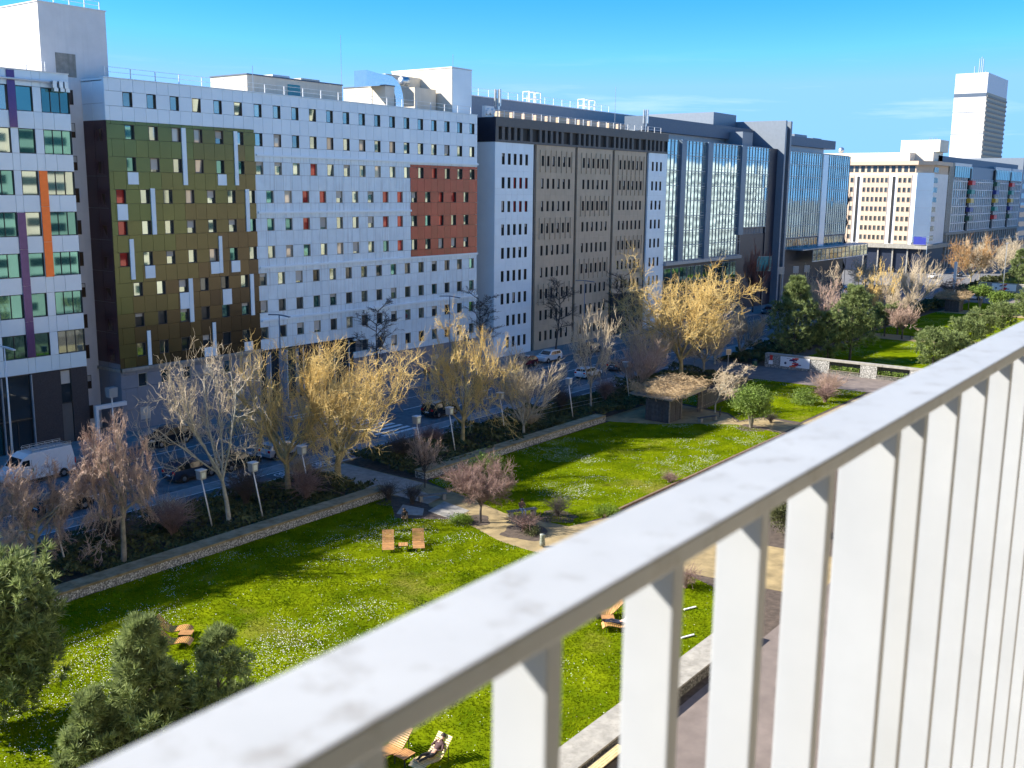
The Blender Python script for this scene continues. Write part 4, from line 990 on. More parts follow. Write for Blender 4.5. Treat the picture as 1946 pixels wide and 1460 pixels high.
bare_tree('plum_tree', 'small dome-shaped plum tree beside the bench on the sand path', 'dome', 57.3, 45.2, 4.7, 2.6, 43, 'bark_dark', 'tw_plum', .11, 1.9, .010)
bare_tree('plum_tree', 'small pink-budded tree at the end of the garden wall', 'dome', 61.6, 54.4, 4.9, 1.5, 14, 'bark_dark', 'tw_pink', .07, .8, .012)
bare_tree('cherry_tree', 'small spreading tan tree over the right end of the thatched hut', 'curly', 103.9, 48.9, 5.3, 3.0, 15, 'bark_pale', 'tw_tan', .11, 1.0, .017, off=(1.5,-1.6))
# --- dark street trees along the facade
for i, (x, H) in enumerate(((90.1,11),(109.6,10.9),(127.8,11.4),(147.1,12.0))):
    bare_tree('street_tree', ['dark bare street tree beside the dark blue entrance','dark bare street tree at the right end of the white block','dark bare street tree before the first taupe bay','dark bare street tree before the brick entrance of the taupe block'][i],
        'street', x, 86.6, H, 3.0, 16, 'bark_dark', 'tw_dark', .14, 1.2, .016, rz=i*1.7, z=.12, group='dark street trees along the facades', reuse='street')
# --- trees farther along the park
far = [('plum_tree','red-brown upright bare tree before the dark portal','brush',198.0,86.0,13.6,3.4,20,'bark_dark','tw_red'),
 ('maple_tree','tan round bare tree behind the left pine','round',200.5,73.0,10.6,4.6,21,'bark_grey','tw_tan'),
 ('maple_tree','pink-grey bare tree right behind the left pine','round',186.0,66.0,9.0,4.2,22,'bark_grey','tw_pink'),
 ('willow_tree','yellow-tipped bare tree left of the corner block base','gold',213.0,68.5,9.0,3.4,23,'bark_ochre','tw_gold'),
 ('willow_tree','yellow bare tree before the columns of the corner block','gold',221.3,66.9,10.6,3.4,24,'bark_ochre','tw_gold'),
 ('maple_tree','dark-stemmed tan tree left of the second hut','round',214.0,61.5,7.5,3.4,25,'bark_dark','tw_tan'),
 ('maple_tree','grey fan-shaped bare tree before the blue banner','brush',248.9,68.3,10.8,5.0,26,'bark_pale','tw_pale'),
 ('maple_tree','orange leafy-twigged tree before the far pale block','round',295.8,67.1,13.8,6.2,27,'bark_ochre','tw_orange'),
 ('maple_tree','grey bare tree right behind the orange tree','round',312.0,68.5,13.0,5.0,28,'bark_grey','tw_pale'),
 ('cherry_tree','umbrella-shaped weeping tree above the second hut','curly',246.5,60.2,5.8,3.2,29,'bark_dark','tw_plum'),
 ('cherry_tree','pinkish bare tree beside the path with the far bench','dome',178.8,50.6,5.8,2.7,30,'bark_dark','tw_pink'),
 ('maple_tree','tan bare tree at the right edge beyond the poster wall','round',330.0,66.5,10.5,5.4,31,'bark_grey','tw_tan'),
 ('maple_tree','pale bare tree behind the right edge pine','round',352.0,67.5,12.0,6.0,32,'bark_grey','tw_pale'),
 ('maple_tree','grey bare tree far down the street at the right edge','round',385.0,66.5,13.0,6.0,33,'bark_grey','tw_tan'),
 ('maple_tree','pale twiggy tree in the bed left of the poster wall','brush',134.0,63.5,8.0,3.6,34,'bark_pale','tw_pale'),
 ('maple_tree','tall grey twiggy tree behind the pines at the poster wall','brush',141.0,63.0,8.4,4.0,35,'bark_grey','tw_tan'),
 ('maple_tree','pale low tree at the side street corner','round',262.0,84.0,8.5,5.0,36,'bark_pale','tw_pale')]
for n_, lab, kd, x, y, H, rd, sd, bk, tw in far:
    if 21 <= sd <= 26: x, y, H = x*.86, y*.86, 24-(24-H)*.88
    bare_tree(n_, lab, kd, x, y, H, rd, sd, bk, tw, .17, .95, .03 if x > 230 else .026)

# --- conifers and evergreen bushes
def tufts(C, Dr, L, nn, wd, g, flat=.0):
    """spiky needle tufts at points C pointing along Dr"""
    n = len(C); V = []
    for j in range(nn):
        v = Dr*.8+g.normal(0, .62, (n,3)); v /= np.linalg.norm(v, axis=1, keepdims=True)
        ln = (L*g.uniform(.7,1.15,n))[:,None]; s = np.cross(v, g.normal(0,1,(n,3))); s /= np.linalg.norm(s,axis=1,keepdims=True)+1e-9; s *= wd
        V.append(np.stack([C-s, C+s, C+v*ln], 1))
    V = np.concatenate(V).reshape(-1,3); return V, np.arange(len(V)).reshape(-1,3)
def pine(name, label, x, y, H, rad, seed, ntuft=1500, L=.30, nn=16, wd=.02, m='pine', shape='cone', z0=.12, trunk=.14, cat='tree'):
    g = np.random.default_rng(seed); rr = random.Random(seed); br = []; C = []; D = []
    lean = (rr.uniform(-.04,.04), rr.uniform(-.04,.04))
    br.append(([(lean[0]*H*t, lean[1]*H*t, H*t) for t in (0,.2,.4,.6,.8,.97)], [trunk*(1-.85*t) for t in (0,.2,.4,.6,.8,.97)], 7))
    nb = max(24, int(ntuft/26))
    for i in range(nb):
        t = z0+(1-z0)*((i+rr.random())/nb)**.85; t = min(t,.97)
        if shape == 'cone': R_ = rad*(1-((t-z0)/(1-z0))**1.5*.88)*(.75+.25*min(1,(t-z0)*5))
        elif shape == 'umbrella': R_ = rad*math.sqrt(max(.05,1-((t-.72)/.32)**2))
        else: R_ = rad*math.sqrt(max(.04, 1-((t-.52)/.52)**2))
        R_ *= rr.uniform(.72,1.12); az = i*2.399+rr.uniform(-.3,.3); up = rr.uniform(-.05,.45)
        ln = R_; st = Vector((lean[0]*H*t, lean[1]*H*t, H*t)); d = Vector((math.cos(az), math.sin(az), up)).normalized()
        pts = [tuple(st+d*ln*s+Vector((0,0,ln*.18*s*s))) for s in (0,.4,.75,1)]
        br.append((pts, [trunk*.32, trunk*.22, trunk*.14, .012], 4))
        k = max(6, int(ntuft/nb))
        for c in range(k):
            s = 1-rr.random()**1.4*.8; p = st+d*ln*s+Vector((0,0,ln*.18*s*s))
            side = Vector((-math.sin(az), math.cos(az), 0))*rr.gauss(0,.30)*ln*(1.15-s*.55)+Vector((0,0,rr.gauss(.05,.16)*ln*.7))
            p2 = p+side; C.append(tuple(p2)); dd = (side.normalized()*.5 if side.length > .01 else Vector())+d*.4+Vector((0,0,.75)); D.append(tuple(dd.normalized()))
    C = np.array(C); D = np.array(D); ok = C[:,2] > .15; C, D = C[ok], D[ok]
    V, F = tufts(C, D, L, nn, wd, g)
    r = root(name, label, cat, (x, y, 0)); Vt, Ft = tubes(br)
    ob('trunk', npmesh('trunk', Vt, Ft, K['bark_dark'], smooth=True), r); ob('crown', npmesh('crown', V, F, K[m]), r)
    return r
def leafball(name, label, x, y, H, rad, seed, n=4500, s=.09, m='leaf', stem=True, squash=.8, cat='bush', zc=None):
    g = np.random.default_rng(seed); ct = g.normal(0,1,(70,3)); ct /= np.linalg.norm(ct,axis=1,keepdims=True); ct *= g.uniform(.35,.85,(70,1))
    k = g.integers(0,70,n); P = ct[k]+g.normal(0,.17,(n,3)); zc = H-rad*squash if zc is None else zc
    P = P*np.array([rad,rad,rad*squash])+np.array([0,0,zc]); P = P[P[:,2] > .08]; n = len(P)
    a = g.normal(0,1,(n,3)); a /= np.linalg.norm(a,axis=1,keepdims=True); b = np.cross(a, g.normal(0,1,(n,3))); b /= np.linalg.norm(b,axis=1,keepdims=True)
    sz = g.uniform(.6,1.3,(n,1))*s; V = np.stack([P-a*sz, P+b*sz*.5, P+a*sz, P-b*sz*.5],1).reshape(-1,3)
    r = root(name, label, cat, (x, y, 0)); ob('foliage', npmesh('foliage', V, np.arange(n*4).reshape(-1,4), K[m]), r)
    if stem:
        br = []; rr = random.Random(seed)
        for i in range(9):
            az = i*.7+rr.uniform(-.2,.2); t = rad*rr.uniform(.25,.6)
            br.append(([(math.cos(az)*.1,math.sin(az)*.1,0),(math.cos(az)*t*.4,math.sin(az)*t*.4,zc*.5),(math.cos(az)*t,math.sin(az)*t,zc)],[.06,.045,.02],5))
        Vt, Ft = tubes(br); ob('stems', npmesh('stems', Vt, Ft, K['bark_grey'], smooth=True), r)
    return r
pine('pine_tree', 'dark dense pine cut off by the left edge beside the near lawn', 20.6, 44.2, 7.0, 3.6, 101, 2000, .48, 20, .042, 'pine', 'round', .1, .16)
pine('pine_tree', 'bushy green pine in the lower left, tallest of its clump', 22.3, 34.3, 7.2, 2.3, 102, 1300, .42, 20, .038, 'pine', 'cone', .04, .13)
pine('pine_tree', 'looser green pine at the right of the lower left clump', 24.2, 32.7, 6.5, 2.2, 103, 800, .40, 18, .034, 'pine', 'cone', .06, .12)
pine('pine_tree', 'short green pine at the left of the lower left clump', 20.0, 34.6, 4.9, 1.7, 107, 800, .42, 20, .038, 'pine', 'cone', .03, .11)
pine('pine_tree', 'left one of the two large pines behind the poster wall', 143.5, 55.6, 12.2, 4.6, 104, 1500, .55, 14, .05, 'pine_far', 'cone', .08, .2)
pine('pine_tree', 'right one of the two large pines behind the poster wall', 150.5, 49.8, 10.8, 4.9, 105, 1500, .55, 14, .05, 'pine_far', 'cone', .12, .2)
pine('pine_tree', 'smaller pine squeezed between the two large pines', 146.0, 51.5, 7.0, 3.0, 106, 700, .5, 14, .05, 'pine_far', 'round', .08, .15)
for i, (x, y, H, rd) in enumerate(((152.5,38.6,4.6,2.9),(157.0,37.4,4.0,2.6),(171.0,38.8,4.6,2.6),(186.0,39.6,4.6,2.6),(203.0,40.0,4.4,2.8),(226.0,40.0,4.8,3.0))):
    pine('pine_bush', ['leftmost low dark pine just above the handrail at the right','low dark pine behind the leftmost one above the handrail','third dark pine from the left along the handrail','fourth dark pine from the left along the handrail','fifth dark pine from the left along the handrail','last dark pine along the handrail at the right edge'][i], x, y, H, rd, 110+i, 700, .5, 12, .05, 'pine_far', 'round', .05, .12)
pine('pine_tree', 'dark pine at the right edge beyond the second poster wall', 291.0, 54.5, 10.5, 4.0, 120, 700, .7, 12, .07, 'pine_far', 'cone', .05, .2)
pine('pine_tree', 'flat-topped small evergreen beside the far bench path', 180.4, 54.0, 5.0, 2.2, 121, 500, .45, 12, .05, 'pine_far', 'umbrella', .5, .16)
leafball('evergreen_bush', 'round clipped evergreen bush on bare stems right of the thatched hut', 99.3, 42.6, 4.5, 2.35, 130, 9000, .10, 'leaf', True, .72)
leafball('evergreen_bush', 'round evergreen bush behind the plum tree at the garden wall', 62.9, 49.2, 3.7, 2.0, 131, 6000, .09, 'leaf', True, .75)
leafball('evergreen_bush', 'flat-topped evergreen bush right beside the second hut', 241.5, 52.4, 5.2, 2.5, 132, 3000, .17, 'leaf', True, .6)
leafball('evergreen_bush', 'low evergreen bush nearest below the second poster wall', 229.5, 46.4, 5.0, 2.6, 133, 3000, .17, 'leaf', True, .55)
leafball('evergreen_bush', 'dark evergreen bush seen between the balusters beside the sand path', 68.5, 26.6, 2.7, 1.3, 134, 5000, .07, 'leaf_dk', False, .9)
leafball('ground_shrub', 'low bright green shrub at the foot of the plum tree', 56.4, 46.3, .75, 1.0, 135, 2600, .06, 'leaf_lime', False, .6)
leafball('ground_shrub', 'yellow-green low shrub above the handrail on the middle lawn', 64.6, 39.0, .9, 1.3, 136, 2600, .06, 'leaf_lime', False, .55)
leafball('ground_shrub', 'round green shrub before the pink bush on the rear lawn', 115.0, 43.0, 1.9, 1.8, 137, 3000, .09, 'leaf', False, .8)
leafball('ground_shrub', 'low grey-green plant in the bed beside the waste bag', 57.4, 40.6, .8, .8, 138, 1500, .05, 'leaf_dk', False, .7)
def twiggy(name, label, x, y, H, rad, seed, m='tw_plum', n=60, tw=.012, cat='shrub'):
    g = random.Random(seed); br = []
    for i in range(n):
        az = g.uniform(0,6.283); el = g.uniform(.15,1.0); L = g.uniform(.6,1.0)
        e = (math.cos(az)*rad*el*L, math.sin(az)*rad*el*L, H*L*(1-.25*el)); mid = (e[0]*.4+g.gauss(0,.05), e[1]*.4+g.gauss(0,.05), e[2]*.55)
        br.append(([(g.gauss(0,.08),g.gauss(0,.08),0), mid, e], [tw*1.6, tw*1.1, tw*.6], 3))
        for j in range(5):
            t = g.uniform(.3,1); p = tuple(mid[k]+(e[k]-mid[k])*t for k in range(3)); s = .28*H
            br.append(([p, tuple(p[k]+g.gauss(0,s)*(1 if k < 2 else .7)+(s*.6 if k == 2 else 0) for k in range(3))], [tw*.8, tw*.5], 3))
    V, F = tubes(br); V[:,2] = np.maximum(V[:,2], .02); me = npmesh('twigs', V, F, K[m])
    o = ob(name, me, None, (x, y, 0), (0,0,seed*.7)); WL[o.name] = (x,y,0); return tag(o, label, cat)
twiggy('rose_bush', 'bare dark rose bush beside the wooden bench on the shaded slab', 57.6, 52.2, 1.5, 1.0, 201, 'tw_dark')
twiggy('rose_bush', 'bare dark rose bush at the corner of the wall and path', 57.2, 54.3, 1.4, .9, 202, 'tw_dark')
twiggy('rose_bush', 'bare tangled rose bush on the sand path before the bench sitter', 57.6, 41.4, 1.3, 1.3, 203, 'tw_plum', 80)
twiggy('rose_bush', 'bare dark rose bush right of the bench sitter', 62.0, 41.6, 1.5, 1.2, 204, 'tw_dark')
twiggy('rose_bush', 'bare brown rose bush seen between the balusters', 55.2, 27.4, 1.2, 1.2, 205, 'tw_plum')
twiggy('pink_bush', 'long pinkish bush along the rail on the rear lawn', 121.0, 42.4, 2.6, 2.4, 206, 'tw_pink', 110, .02)
twiggy('pink_bush', 'second pinkish bush left of the long pink one on the rear lawn', 117.5, 41.4, 2.0, 1.8, 207, 'tw_plum', 80, .018)
twiggy('rose_bush', 'bare brown bush behind the round evergreen bush', 103.0, 42.0, 1.0, 1.0, 208, 'tw_dark')
twiggy('rose_bush', 'reddish bare hedge tuft along the timber kerb', 75.6, 39.4, .8, 1.2, 209, 'tw_plum')
gx = random.Random(5)
lab = ['grey twiggy shrub in the bed %s' % s for s in ('left of the leftmost lamp','under the slim pinkish tree','between the first two lamps','behind the tall pale tree','right of the tall pale tree','under the broadest golden tree','left of the zebra crossing','behind the small pink-budded tree','under the golden tree below the red patch','right of the fan-shaped tree','before the white hatchback','behind the left end of the hut')]
for i, (x, y) in enumerate(((31.5,62.5),(37.5,61.0),(41.5,60.0),(43.0,62.5),(49.5,62.0),(52.5,58.6),(56.0,63.2),(66.5,61.5),(72.5,63.0),(84.5,60.5),(93.5,62.5),(101.0,61.5))):
    twiggy('bed_shrub', lab[i], x, y, gx.uniform(1.8,2.8), gx.uniform(1.3,1.9), 220+i, ['tw_tan','tw_dark','tw_plum'][i % 3], 90, .016)
# ground cover of the bed: one mass of dark leaves
def cover(label, x0, x1, y0, y1, n, h, s, seed, hole=None):
    g = np.random.default_rng(seed); P = g.uniform((x0,y0),(x1,y1),(n,2))
    if hole: P = P[(P[:,0] < hole[0]) | (P[:,0] > hole[1])]
    hz = lownoise(P, 1.7, seed)*lownoise(P, 4.1, seed+1)*2.0; n = len(P); Z = .1+hz*h*g.uniform(.55,1.0,n)
    P = np.c_[P, Z]; a = g.normal(0,1,(n,3)); a[:,2] *= .6; a /= np.linalg.norm(a,axis=1,keepdims=True); b = np.cross(a, g.normal(0,1,(n,3))); b /= np.linalg.norm(b,axis=1,keepdims=True)
    sz = g.uniform(.6,1.4,(n,1))*s; V = np.stack([P-a*sz, P+b*sz*.6, P+a*sz, P-b*sz*.6],1).reshape(-1,3)
    stuff('ground_cover', npmesh('ground_cover', V, np.arange(n*4).reshape(-1,4), K['leaf_dk']), label, 'ground cover')
cover('dark green ground cover filling the bed between wall and pavement', 12, 126.5, 56.5, 65.0, 60000, 1.0, .14, 301, (58.3,63.2))
cover('dark green ground cover of the bed beyond the poster wall', 138, 253, 58, 65, 14000, 1.6, .3, 303)
cover('dark green ground cover of the far bed at the right edge', 270, 410, 64.5, 67.5, 6000, 1.4, .4, 305)

# ---------------------------------------------------------------- thatched hut, poster walls
K['wood_dk'] = mat('dark_boards', (.060,.058,.060), .8, var=.3, scale=4, rnd=.2)
K['wood'] = mat('warm_slats', (.46,.235,.085), .6, var=.2, scale=5, rnd=.12)
K['wood_pale'] = mat('pale_slats', (.58,.44,.22), .6, var=.2, scale=5, rnd=.1)
K['wood_grey'] = mat('grey_boards', (.20,.175,.145), .85, var=.25, scale=5, rnd=.15)
K['fascia'] = mat('fascia_board', (.40,.36,.26), .8, var=.1)
def hut(label, x, y, L, rear, s=1.0, seed=1):
    Hh = root('garden_hut', label, 'hut', (x, y, 0)); g = random.Random(seed)
    pl = [MB().box(-.09,.09,0,.05,0,2.35).mesh('board', K['wood_dk']), MB().box(0,.05,-.09,.09,0,2.35).mesh('board', K['wood_dk'])]
    for i in range(13): ob('board', pl[0], Hh, (.1+i*.2, -.06+g.uniform(0,.02), .05), (0,R(g.uniform(-1.5,1.5)),0))
    for i in range(14): ob('board', pl[1], Hh, (-.06+g.uniform(0,.02), .1+i*.2, .05), (R(g.uniform(-1.5,1.5)),0,0))
    ob('booth', MB().box(0,2.6,0,2.8,0,2.4).mesh('booth', K['wood_dk']), Hh)
    ob('frame_post', MB().box(-.12,.0,-.14,-.04,0,2.6).mesh('post', K['wood_grey']), Hh); ob('frame_post', MB().box(2.58,2.72,-.14,-.02,0,2.6).mesh('post', K['wood_grey']), Hh)
    ob('back_wall', MB().box(2.6,7.2,2.6,2.75,0,2.4).mesh('back', K['wood_dk']), Hh)
    b = MB().hexa([(-.4,-.5,2.45),(7.6,-.5,2.75),(7.6,4.6,2.95),(-.4,4.6,2.65),(-.4,-.5,2.62),(7.6,-.5,2.92),(7.6,4.6,3.12),(-.4,4.6,2.82)]); ob('roof', b.mesh('roof', K['wood_grey']), Hh)
    b = MB().hexa([(2.75,-.56,2.40),(7.6,-.56,2.58),(7.6,-.502,2.58),(2.75,-.502,2.40),(2.75,-.56,2.72),(7.6,-.56,2.92),(7.6,-.502,2.92),(2.75,-.502,2.72)]); ob('fascia', b.mesh('fascia', K['fascia']), Hh)
    for q in (7.1,): ob('frame_post', MB().box(q,q+.14,-.3,-.16,0,2.7).mesh('post', K['wood_grey']), Hh)
    if rear:
        sbm = MB().box(-.28,.28,0,.06,0,2.0).mesh('screen_board', K['wood_dk'])
        for i in range(26): ob('screen_board', sbm, Hh, (7.6+i*.57, .3+.03*i, 0))
        for z in (.35, 1.6): ob('screen_rail', MB().hexa([(7.3,.28,z),(22,.28+.78,z),(22,.30+.78,z),(7.3,.30,z),(7.3,.28,z+.1),(22,.28+.78,z+.1),(22,.30+.78,z+.1),(7.3,.30,z+.1)]).mesh('sr', K['wood_grey']), Hh)
    br = []
    for i in range(2600):
        px, py = g.uniform(-.7,8.2), g.uniform(-.8,5.0); n_ = mnoise.noise(Vector((px*.55, py*.55, seed)))
        pz = 2.75+.04*px+.03*py+max(0, .6+1.1*n_)*g.random()
        a = g.uniform(0,6.283); l_ = g.uniform(.35,.9); dz = g.gauss(.05,.16)
        if g.random() < .12: dz = -.5
        br.append(([(px,py,pz),(px+math.cos(a)*l_*.5+g.gauss(0,.06),py+math.sin(a)*l_*.5+g.gauss(0,.06),pz+dz*.7+.06),(px+math.cos(a)*l_,py+math.sin(a)*l_,pz+dz)],[.022,.017,.010],3))
    V, F = tubes(br); ob('vine_thatch', npmesh('thatch', V, F, K['thatch']), Hh)
    return Hh
hut('dark boarded garden hut with a roof of dry vines beside the middle lawn', 95.7, 50.3, 7, True, seed=1)
h2 = hut('second dark boarded hut with a vine roof on the far lawn', 228.4, 53.6, 7, False, seed=2)

def poster_wall(label, x, ys, hgt, posters, opens, ymax, ymin):
    Wl = root('poster_wall', label, 'wall', (x, ymax, 0)); 
    seg = sorted([(a, b, 'o') for a, b in opens]); y = ymin; parts_ = []
    for a, b, _ in seg:
        if a > y: parts_.append((y, a, 'p'))
        parts_.append((a, b, 'o')); y = b
    if y < ymax: parts_.append((y, ymax, 'p'))
    for a, b, k in parts_:
        if k == 'p': wbox('pebble_pier', Wl, x, x+.8, a+.01, b-.01, -.05, hgt-.25, 'pebble')
        else:
            wbox('planter_wall', Wl, x+.05, x+.6, a+.01, b-.01, -.05, .45, 'pebble_dk'); wbox('planter_rail', Wl, x-.05, x+.02, a, b, .52, .58, 'wood_grey'); wbox('back_panel', Wl, x+.7, x+.8, a+.01, b-.01, .45, hgt-.25, 'pebble_dk')
            g = np.random.default_rng(int(a*7)); n = 700; P = np.c_[g.uniform(.0,.6,n), g.uniform(a-ymax+.1,b-ymax-.1,n), g.uniform(.4,1.15,n)]
            aa = g.normal(0,1,(n,3)); aa /= np.linalg.norm(aa,axis=1,keepdims=True); bb = np.cross(aa, g.normal(0,1,(n,3))); bb /= np.linalg.norm(bb,axis=1,keepdims=True)
            V = np.stack([P-aa*.12,P+bb*.06,P+aa*.12,P-bb*.06],1).reshape(-1,3); ob('planting', npmesh('planting', V, np.arange(n*4).reshape(-1,4), K['leaf']), Wl)
    n = max(2, round((ymax-ymin)/5.0)); s = (ymax-ymin)/n
    for i in range(n): wbox('coping', Wl, x-.04, x+.9, ymin+i*s+.01, ymin+(i+1)*s-.01, hgt-.248, hgt, 'concrete')
    return Wl
PWl = poster_wall('pebble wall with white poster and planted openings beyond the asphalt walkway', 136.9, None, 1.95, None, [(43.8,48.0),(37.4,41.6)], 57.2, 30)
P2 = poster_wall('far pebble wall with a white poster at the right edge', 284.0, None, 2.3, None, [], 62.5, 44)
K['poster_white'] = mat('poster_white', (.78,.79,.80), .5, var=.02)
K['p_red'] = mat('poster_red', (.62,.04,.03), .5, var=.05); K['p_purple'] = mat('poster_purple', (.09,.02,.10), .5, var=.05); K['p_navy'] = mat('poster_navy', (.03,.04,.10), .5)
K['p_orange'] = mat('poster_orange', (.72,.13,.05), .5, var=.05)
def poster(label, x, y0, y1, z0, z1, sc=1):
    Po = root('poster', label, 'poster', (x, y0, z0)); w_ = y1-y0; h_ = z1-z0      # faces -X; picture left is +Y
    wbox('sheet', Po, x-.05, x-.01, y0, y1, z0, z1, 'poster_white')
    blocks = [(.50,.86,.20,.13,'p_red'),(.46,.74,.26,.12,'p_purple'),(.40,.66,.20,.12,'p_purple'),(.50,.55,.12,.10,'p_navy'),(.52,.40,.24,.13,'p_red'),(.60,.28,.26,.11,'p_purple'),(.50,.20,.22,.13,'p_red'),(.43,.07,.24,.12,'p_orange'),(.56,.90,.14,.16,'p_orange')]
    for u, v, bw, bh, m in blocks:
        yc = y1-u*w_; zc = z0+v*h_
        wbox('printed_block', Po, x-.056-.001*len(Po.children), x-.05, yc-bw*w_*.45, yc+bw*w_*.45, max(z0+.01, zc-bh*h_*.5), min(z1-.01, zc+bh*h_*.5), m)
    b = MB().lathe([(0,-.004),(.17*sc,-.004),(.17*sc,0),(0,0)], 20, axis='x', c=(-.055, (y1-.18*w_)-y0, .36*h_)); ob('printed_dot', b.mesh('dot', K['p_navy']), Po)
    for i in range(6): wbox('printed_line', Po, x-.056, x-.05, y1-.22*w_-i*.09-.06, y1-.22*w_-i*.09, z1-.19*h_, z1-.14*h_, 'p_navy')
    return Po
poster('white poster with stacked red and purple blocks on the pebble wall', 136.85, 50.7, 54.9, .35, 1.72)
poster('far white poster with red blocks on the wall at the right edge', 283.95, 53.5, 59.2, .45, 2.15, 1.3)
b = root('wall_notice', 'small red and white notice at the left end of the poster wall', 'sign', (136.85, 56.3, .3)); wbox('white_plate', b, 136.8, 136.84, 56.0, 56.6, .45, 1.0, 'poster_white'); wbox('red_plate', b, 136.8, 136.84, 56.05, 56.45, 1.05, 1.75, 'p_red')

# ---------------------------------------------------------------- loungers, tables, benches
def lounger_mesh():
    prof = [(-.90,.26),(-.80,.36),(-.62,.41),(-.42,.40),(-.20,.35),(.02,.31),(.22,.32),(.38,.42),(.52,.56),(.66,.71),(.80,.86),(.92,.99)]
    pts = []
    for a, b_ in zip(prof, prof[1:]): 
        pts += [a, ((a[0]+b_[0])/2, (a[1]+b_[1])/2)]
    return pts+[prof[-1]], prof
LPTS, LPROF = lounger_mesh()
slat = MB().box(-.033,.033,-.40,.40,-.011,.011).mesh('slat', K['wood']); slat_p = MB().box(-.033,.033,-.40,.40,-.011,.011).mesh('slat', K['wood_pale'])
lf = MB()
for s in (-.37,.37): 
    lf.tube([(x, s, z-.03) for x, z in LPROF], .018, 5)
lfm = lf.mesh('side_rail', K['darkmetal'])
legm = {k: MB().tube([(0,0,0),(0,0,h)], .02, 5).mesh('leg', K['darkmetal']) for k, h in (('f',.36),('r',.72))}
def lounger(label, x, y, ang, pale=False, group='slatted wooden loungers on the lawn'):
    Lr = root('lounger', label, 'lounger', (x, y, .01), ang, group)
    for i, (px, pz) in enumerate(LPTS):
        a = LPTS[max(0,i-1)]; c = LPTS[min(len(LPTS)-1,i+1)]; t = math.atan2(c[1]-a[1], c[0]-a[0])
        ob('slat', slat_p if pale else slat, Lr, (px, 0, pz), (0, -t, 0))
    ob('side_rail', lfm, Lr)
    for lx, k in ((-.70,'f'),(.70,'r')):
        for s in (-.37,.37): ob('leg', legm[k], Lr, (lx, s, 0))
    return Lr
tslat = MB().box(-.36,.36,-.040,.040,-.012,.012).mesh('slat', K['wood']); tleg = MB().box(-.02,.02,-.02,.02,0,.42).mesh('leg', K['darkmetal']); tfr = MB().box(-.31,.31,-.31,-.28,.39,.42).box(-.31,.31,.28,.31,.39,.42).box(-.31,-.28,-.28,.28,.39,.42).box(.28,.31,-.28,.28,.39,.42).mesh('frame', K['darkmetal'])
def side_table(label, x, y, ang):
    t = root('side_table', label, 'table', (x, y, .01), ang, 'small slatted tables between the loungers')
    for i in range(6): ob('slat', tslat, t, (0, -.26+i*.104, .434))
    ob('frame', tfr, t)
    for sx in (-.29,.29):
        for sy in (-.29,.29): ob('leg', tleg, t, (sx, sy, 0))
    return t
VA = YAW
# nearest pair below the rail
A1 = R(-2)
lounger('pale lounger with a person reclining at the bottom of the picture', 30.42, 26.6, A1, True)
lounger('wooden lounger half hidden by the handrail at the bottom of the picture', 29.9, 28.4, A1)
side_table('slatted table beside the reclining person at the bottom', 29.82, 27.55, A1)
# pair before the shaded lawn edge
lounger('left lounger of the pair in the middle of the near lawn', 49.0, 46.6, R(43.5)); lounger('right lounger of the pair in the middle of the near lawn', 50.5, 45.2, R(43.5))
side_table('slatted table between the loungers in the middle of the near lawn', 49.35, 45.55, R(43.5))
# pair behind the left pine
lounger('farther lounger behind the pine at the left with its back to the shade', 31.75, 46.2, math.atan2(.8,-.62)); lounger('nearer lounger half hidden by the pine at the left', 30.8, 44.9, math.atan2(.8,-.62))
side_table('slatted table between the loungers behind the left pine', 31.7, 45.1, math.atan2(.8,-.62))
# pair between the balusters
lounger('lounger with a person lying down seen between the balusters', 47.2, 27.4, math.atan2(-.8,.62)); lounger('empty lounger behind the lying person seen between the balusters', 48.3, 28.9, math.atan2(-.8,.62))
side_table('slatted table beside the lying person between the balusters', 47.5, 28.3, math.atan2(-.8,.62))
def bench(label, x, y, ang, L=1.9, m='wood_grey', legm_='concrete', h=.45, back=False):
    t = root('bench', label, 'bench', (x, y, .01), ang)
    for i in range(4): ob('plank', MB().box(-L/2,L/2,-.055,.055,-.025,.025).mesh('plank', K[m]), t, (0, -.19+i*.127, h))
    for sx in (-1,1): ob('support', MB().box(-.12,.12,-.24,.24,0,h-.03).mesh('support', K[legm_]), t, (sx*(L/2-.25),0,0))
    if back:
        for i in range(2): ob('plank', MB().box(-L/2,L/2,-.02,.02,-.06,.06).mesh('plank', K[m]), t, (0,.3,h+.25+i*.18))
    return t
bench('grey wooden bench with a seated person on the sand path', 60.5, 43.75, R(-28), 2.4)
bench('grey plank bench in shade near the garden wall end', 59.3, 51.6, R(-33), 2.4)
bench('dark bench on the far park path beside the pinkish tree', 180.6, 48.3, R(-50), 3.2, 'wood_dk')
bench('weathered plank bench in shade before the thatched hut', 99.4, 47.6, R(-20), 2.6, 'wood_dk')
bench('timber bench set against the low wall below the balcony', 34.3, 20.55, 0, 3.4, 'wood_pale', 'pebble_dk')

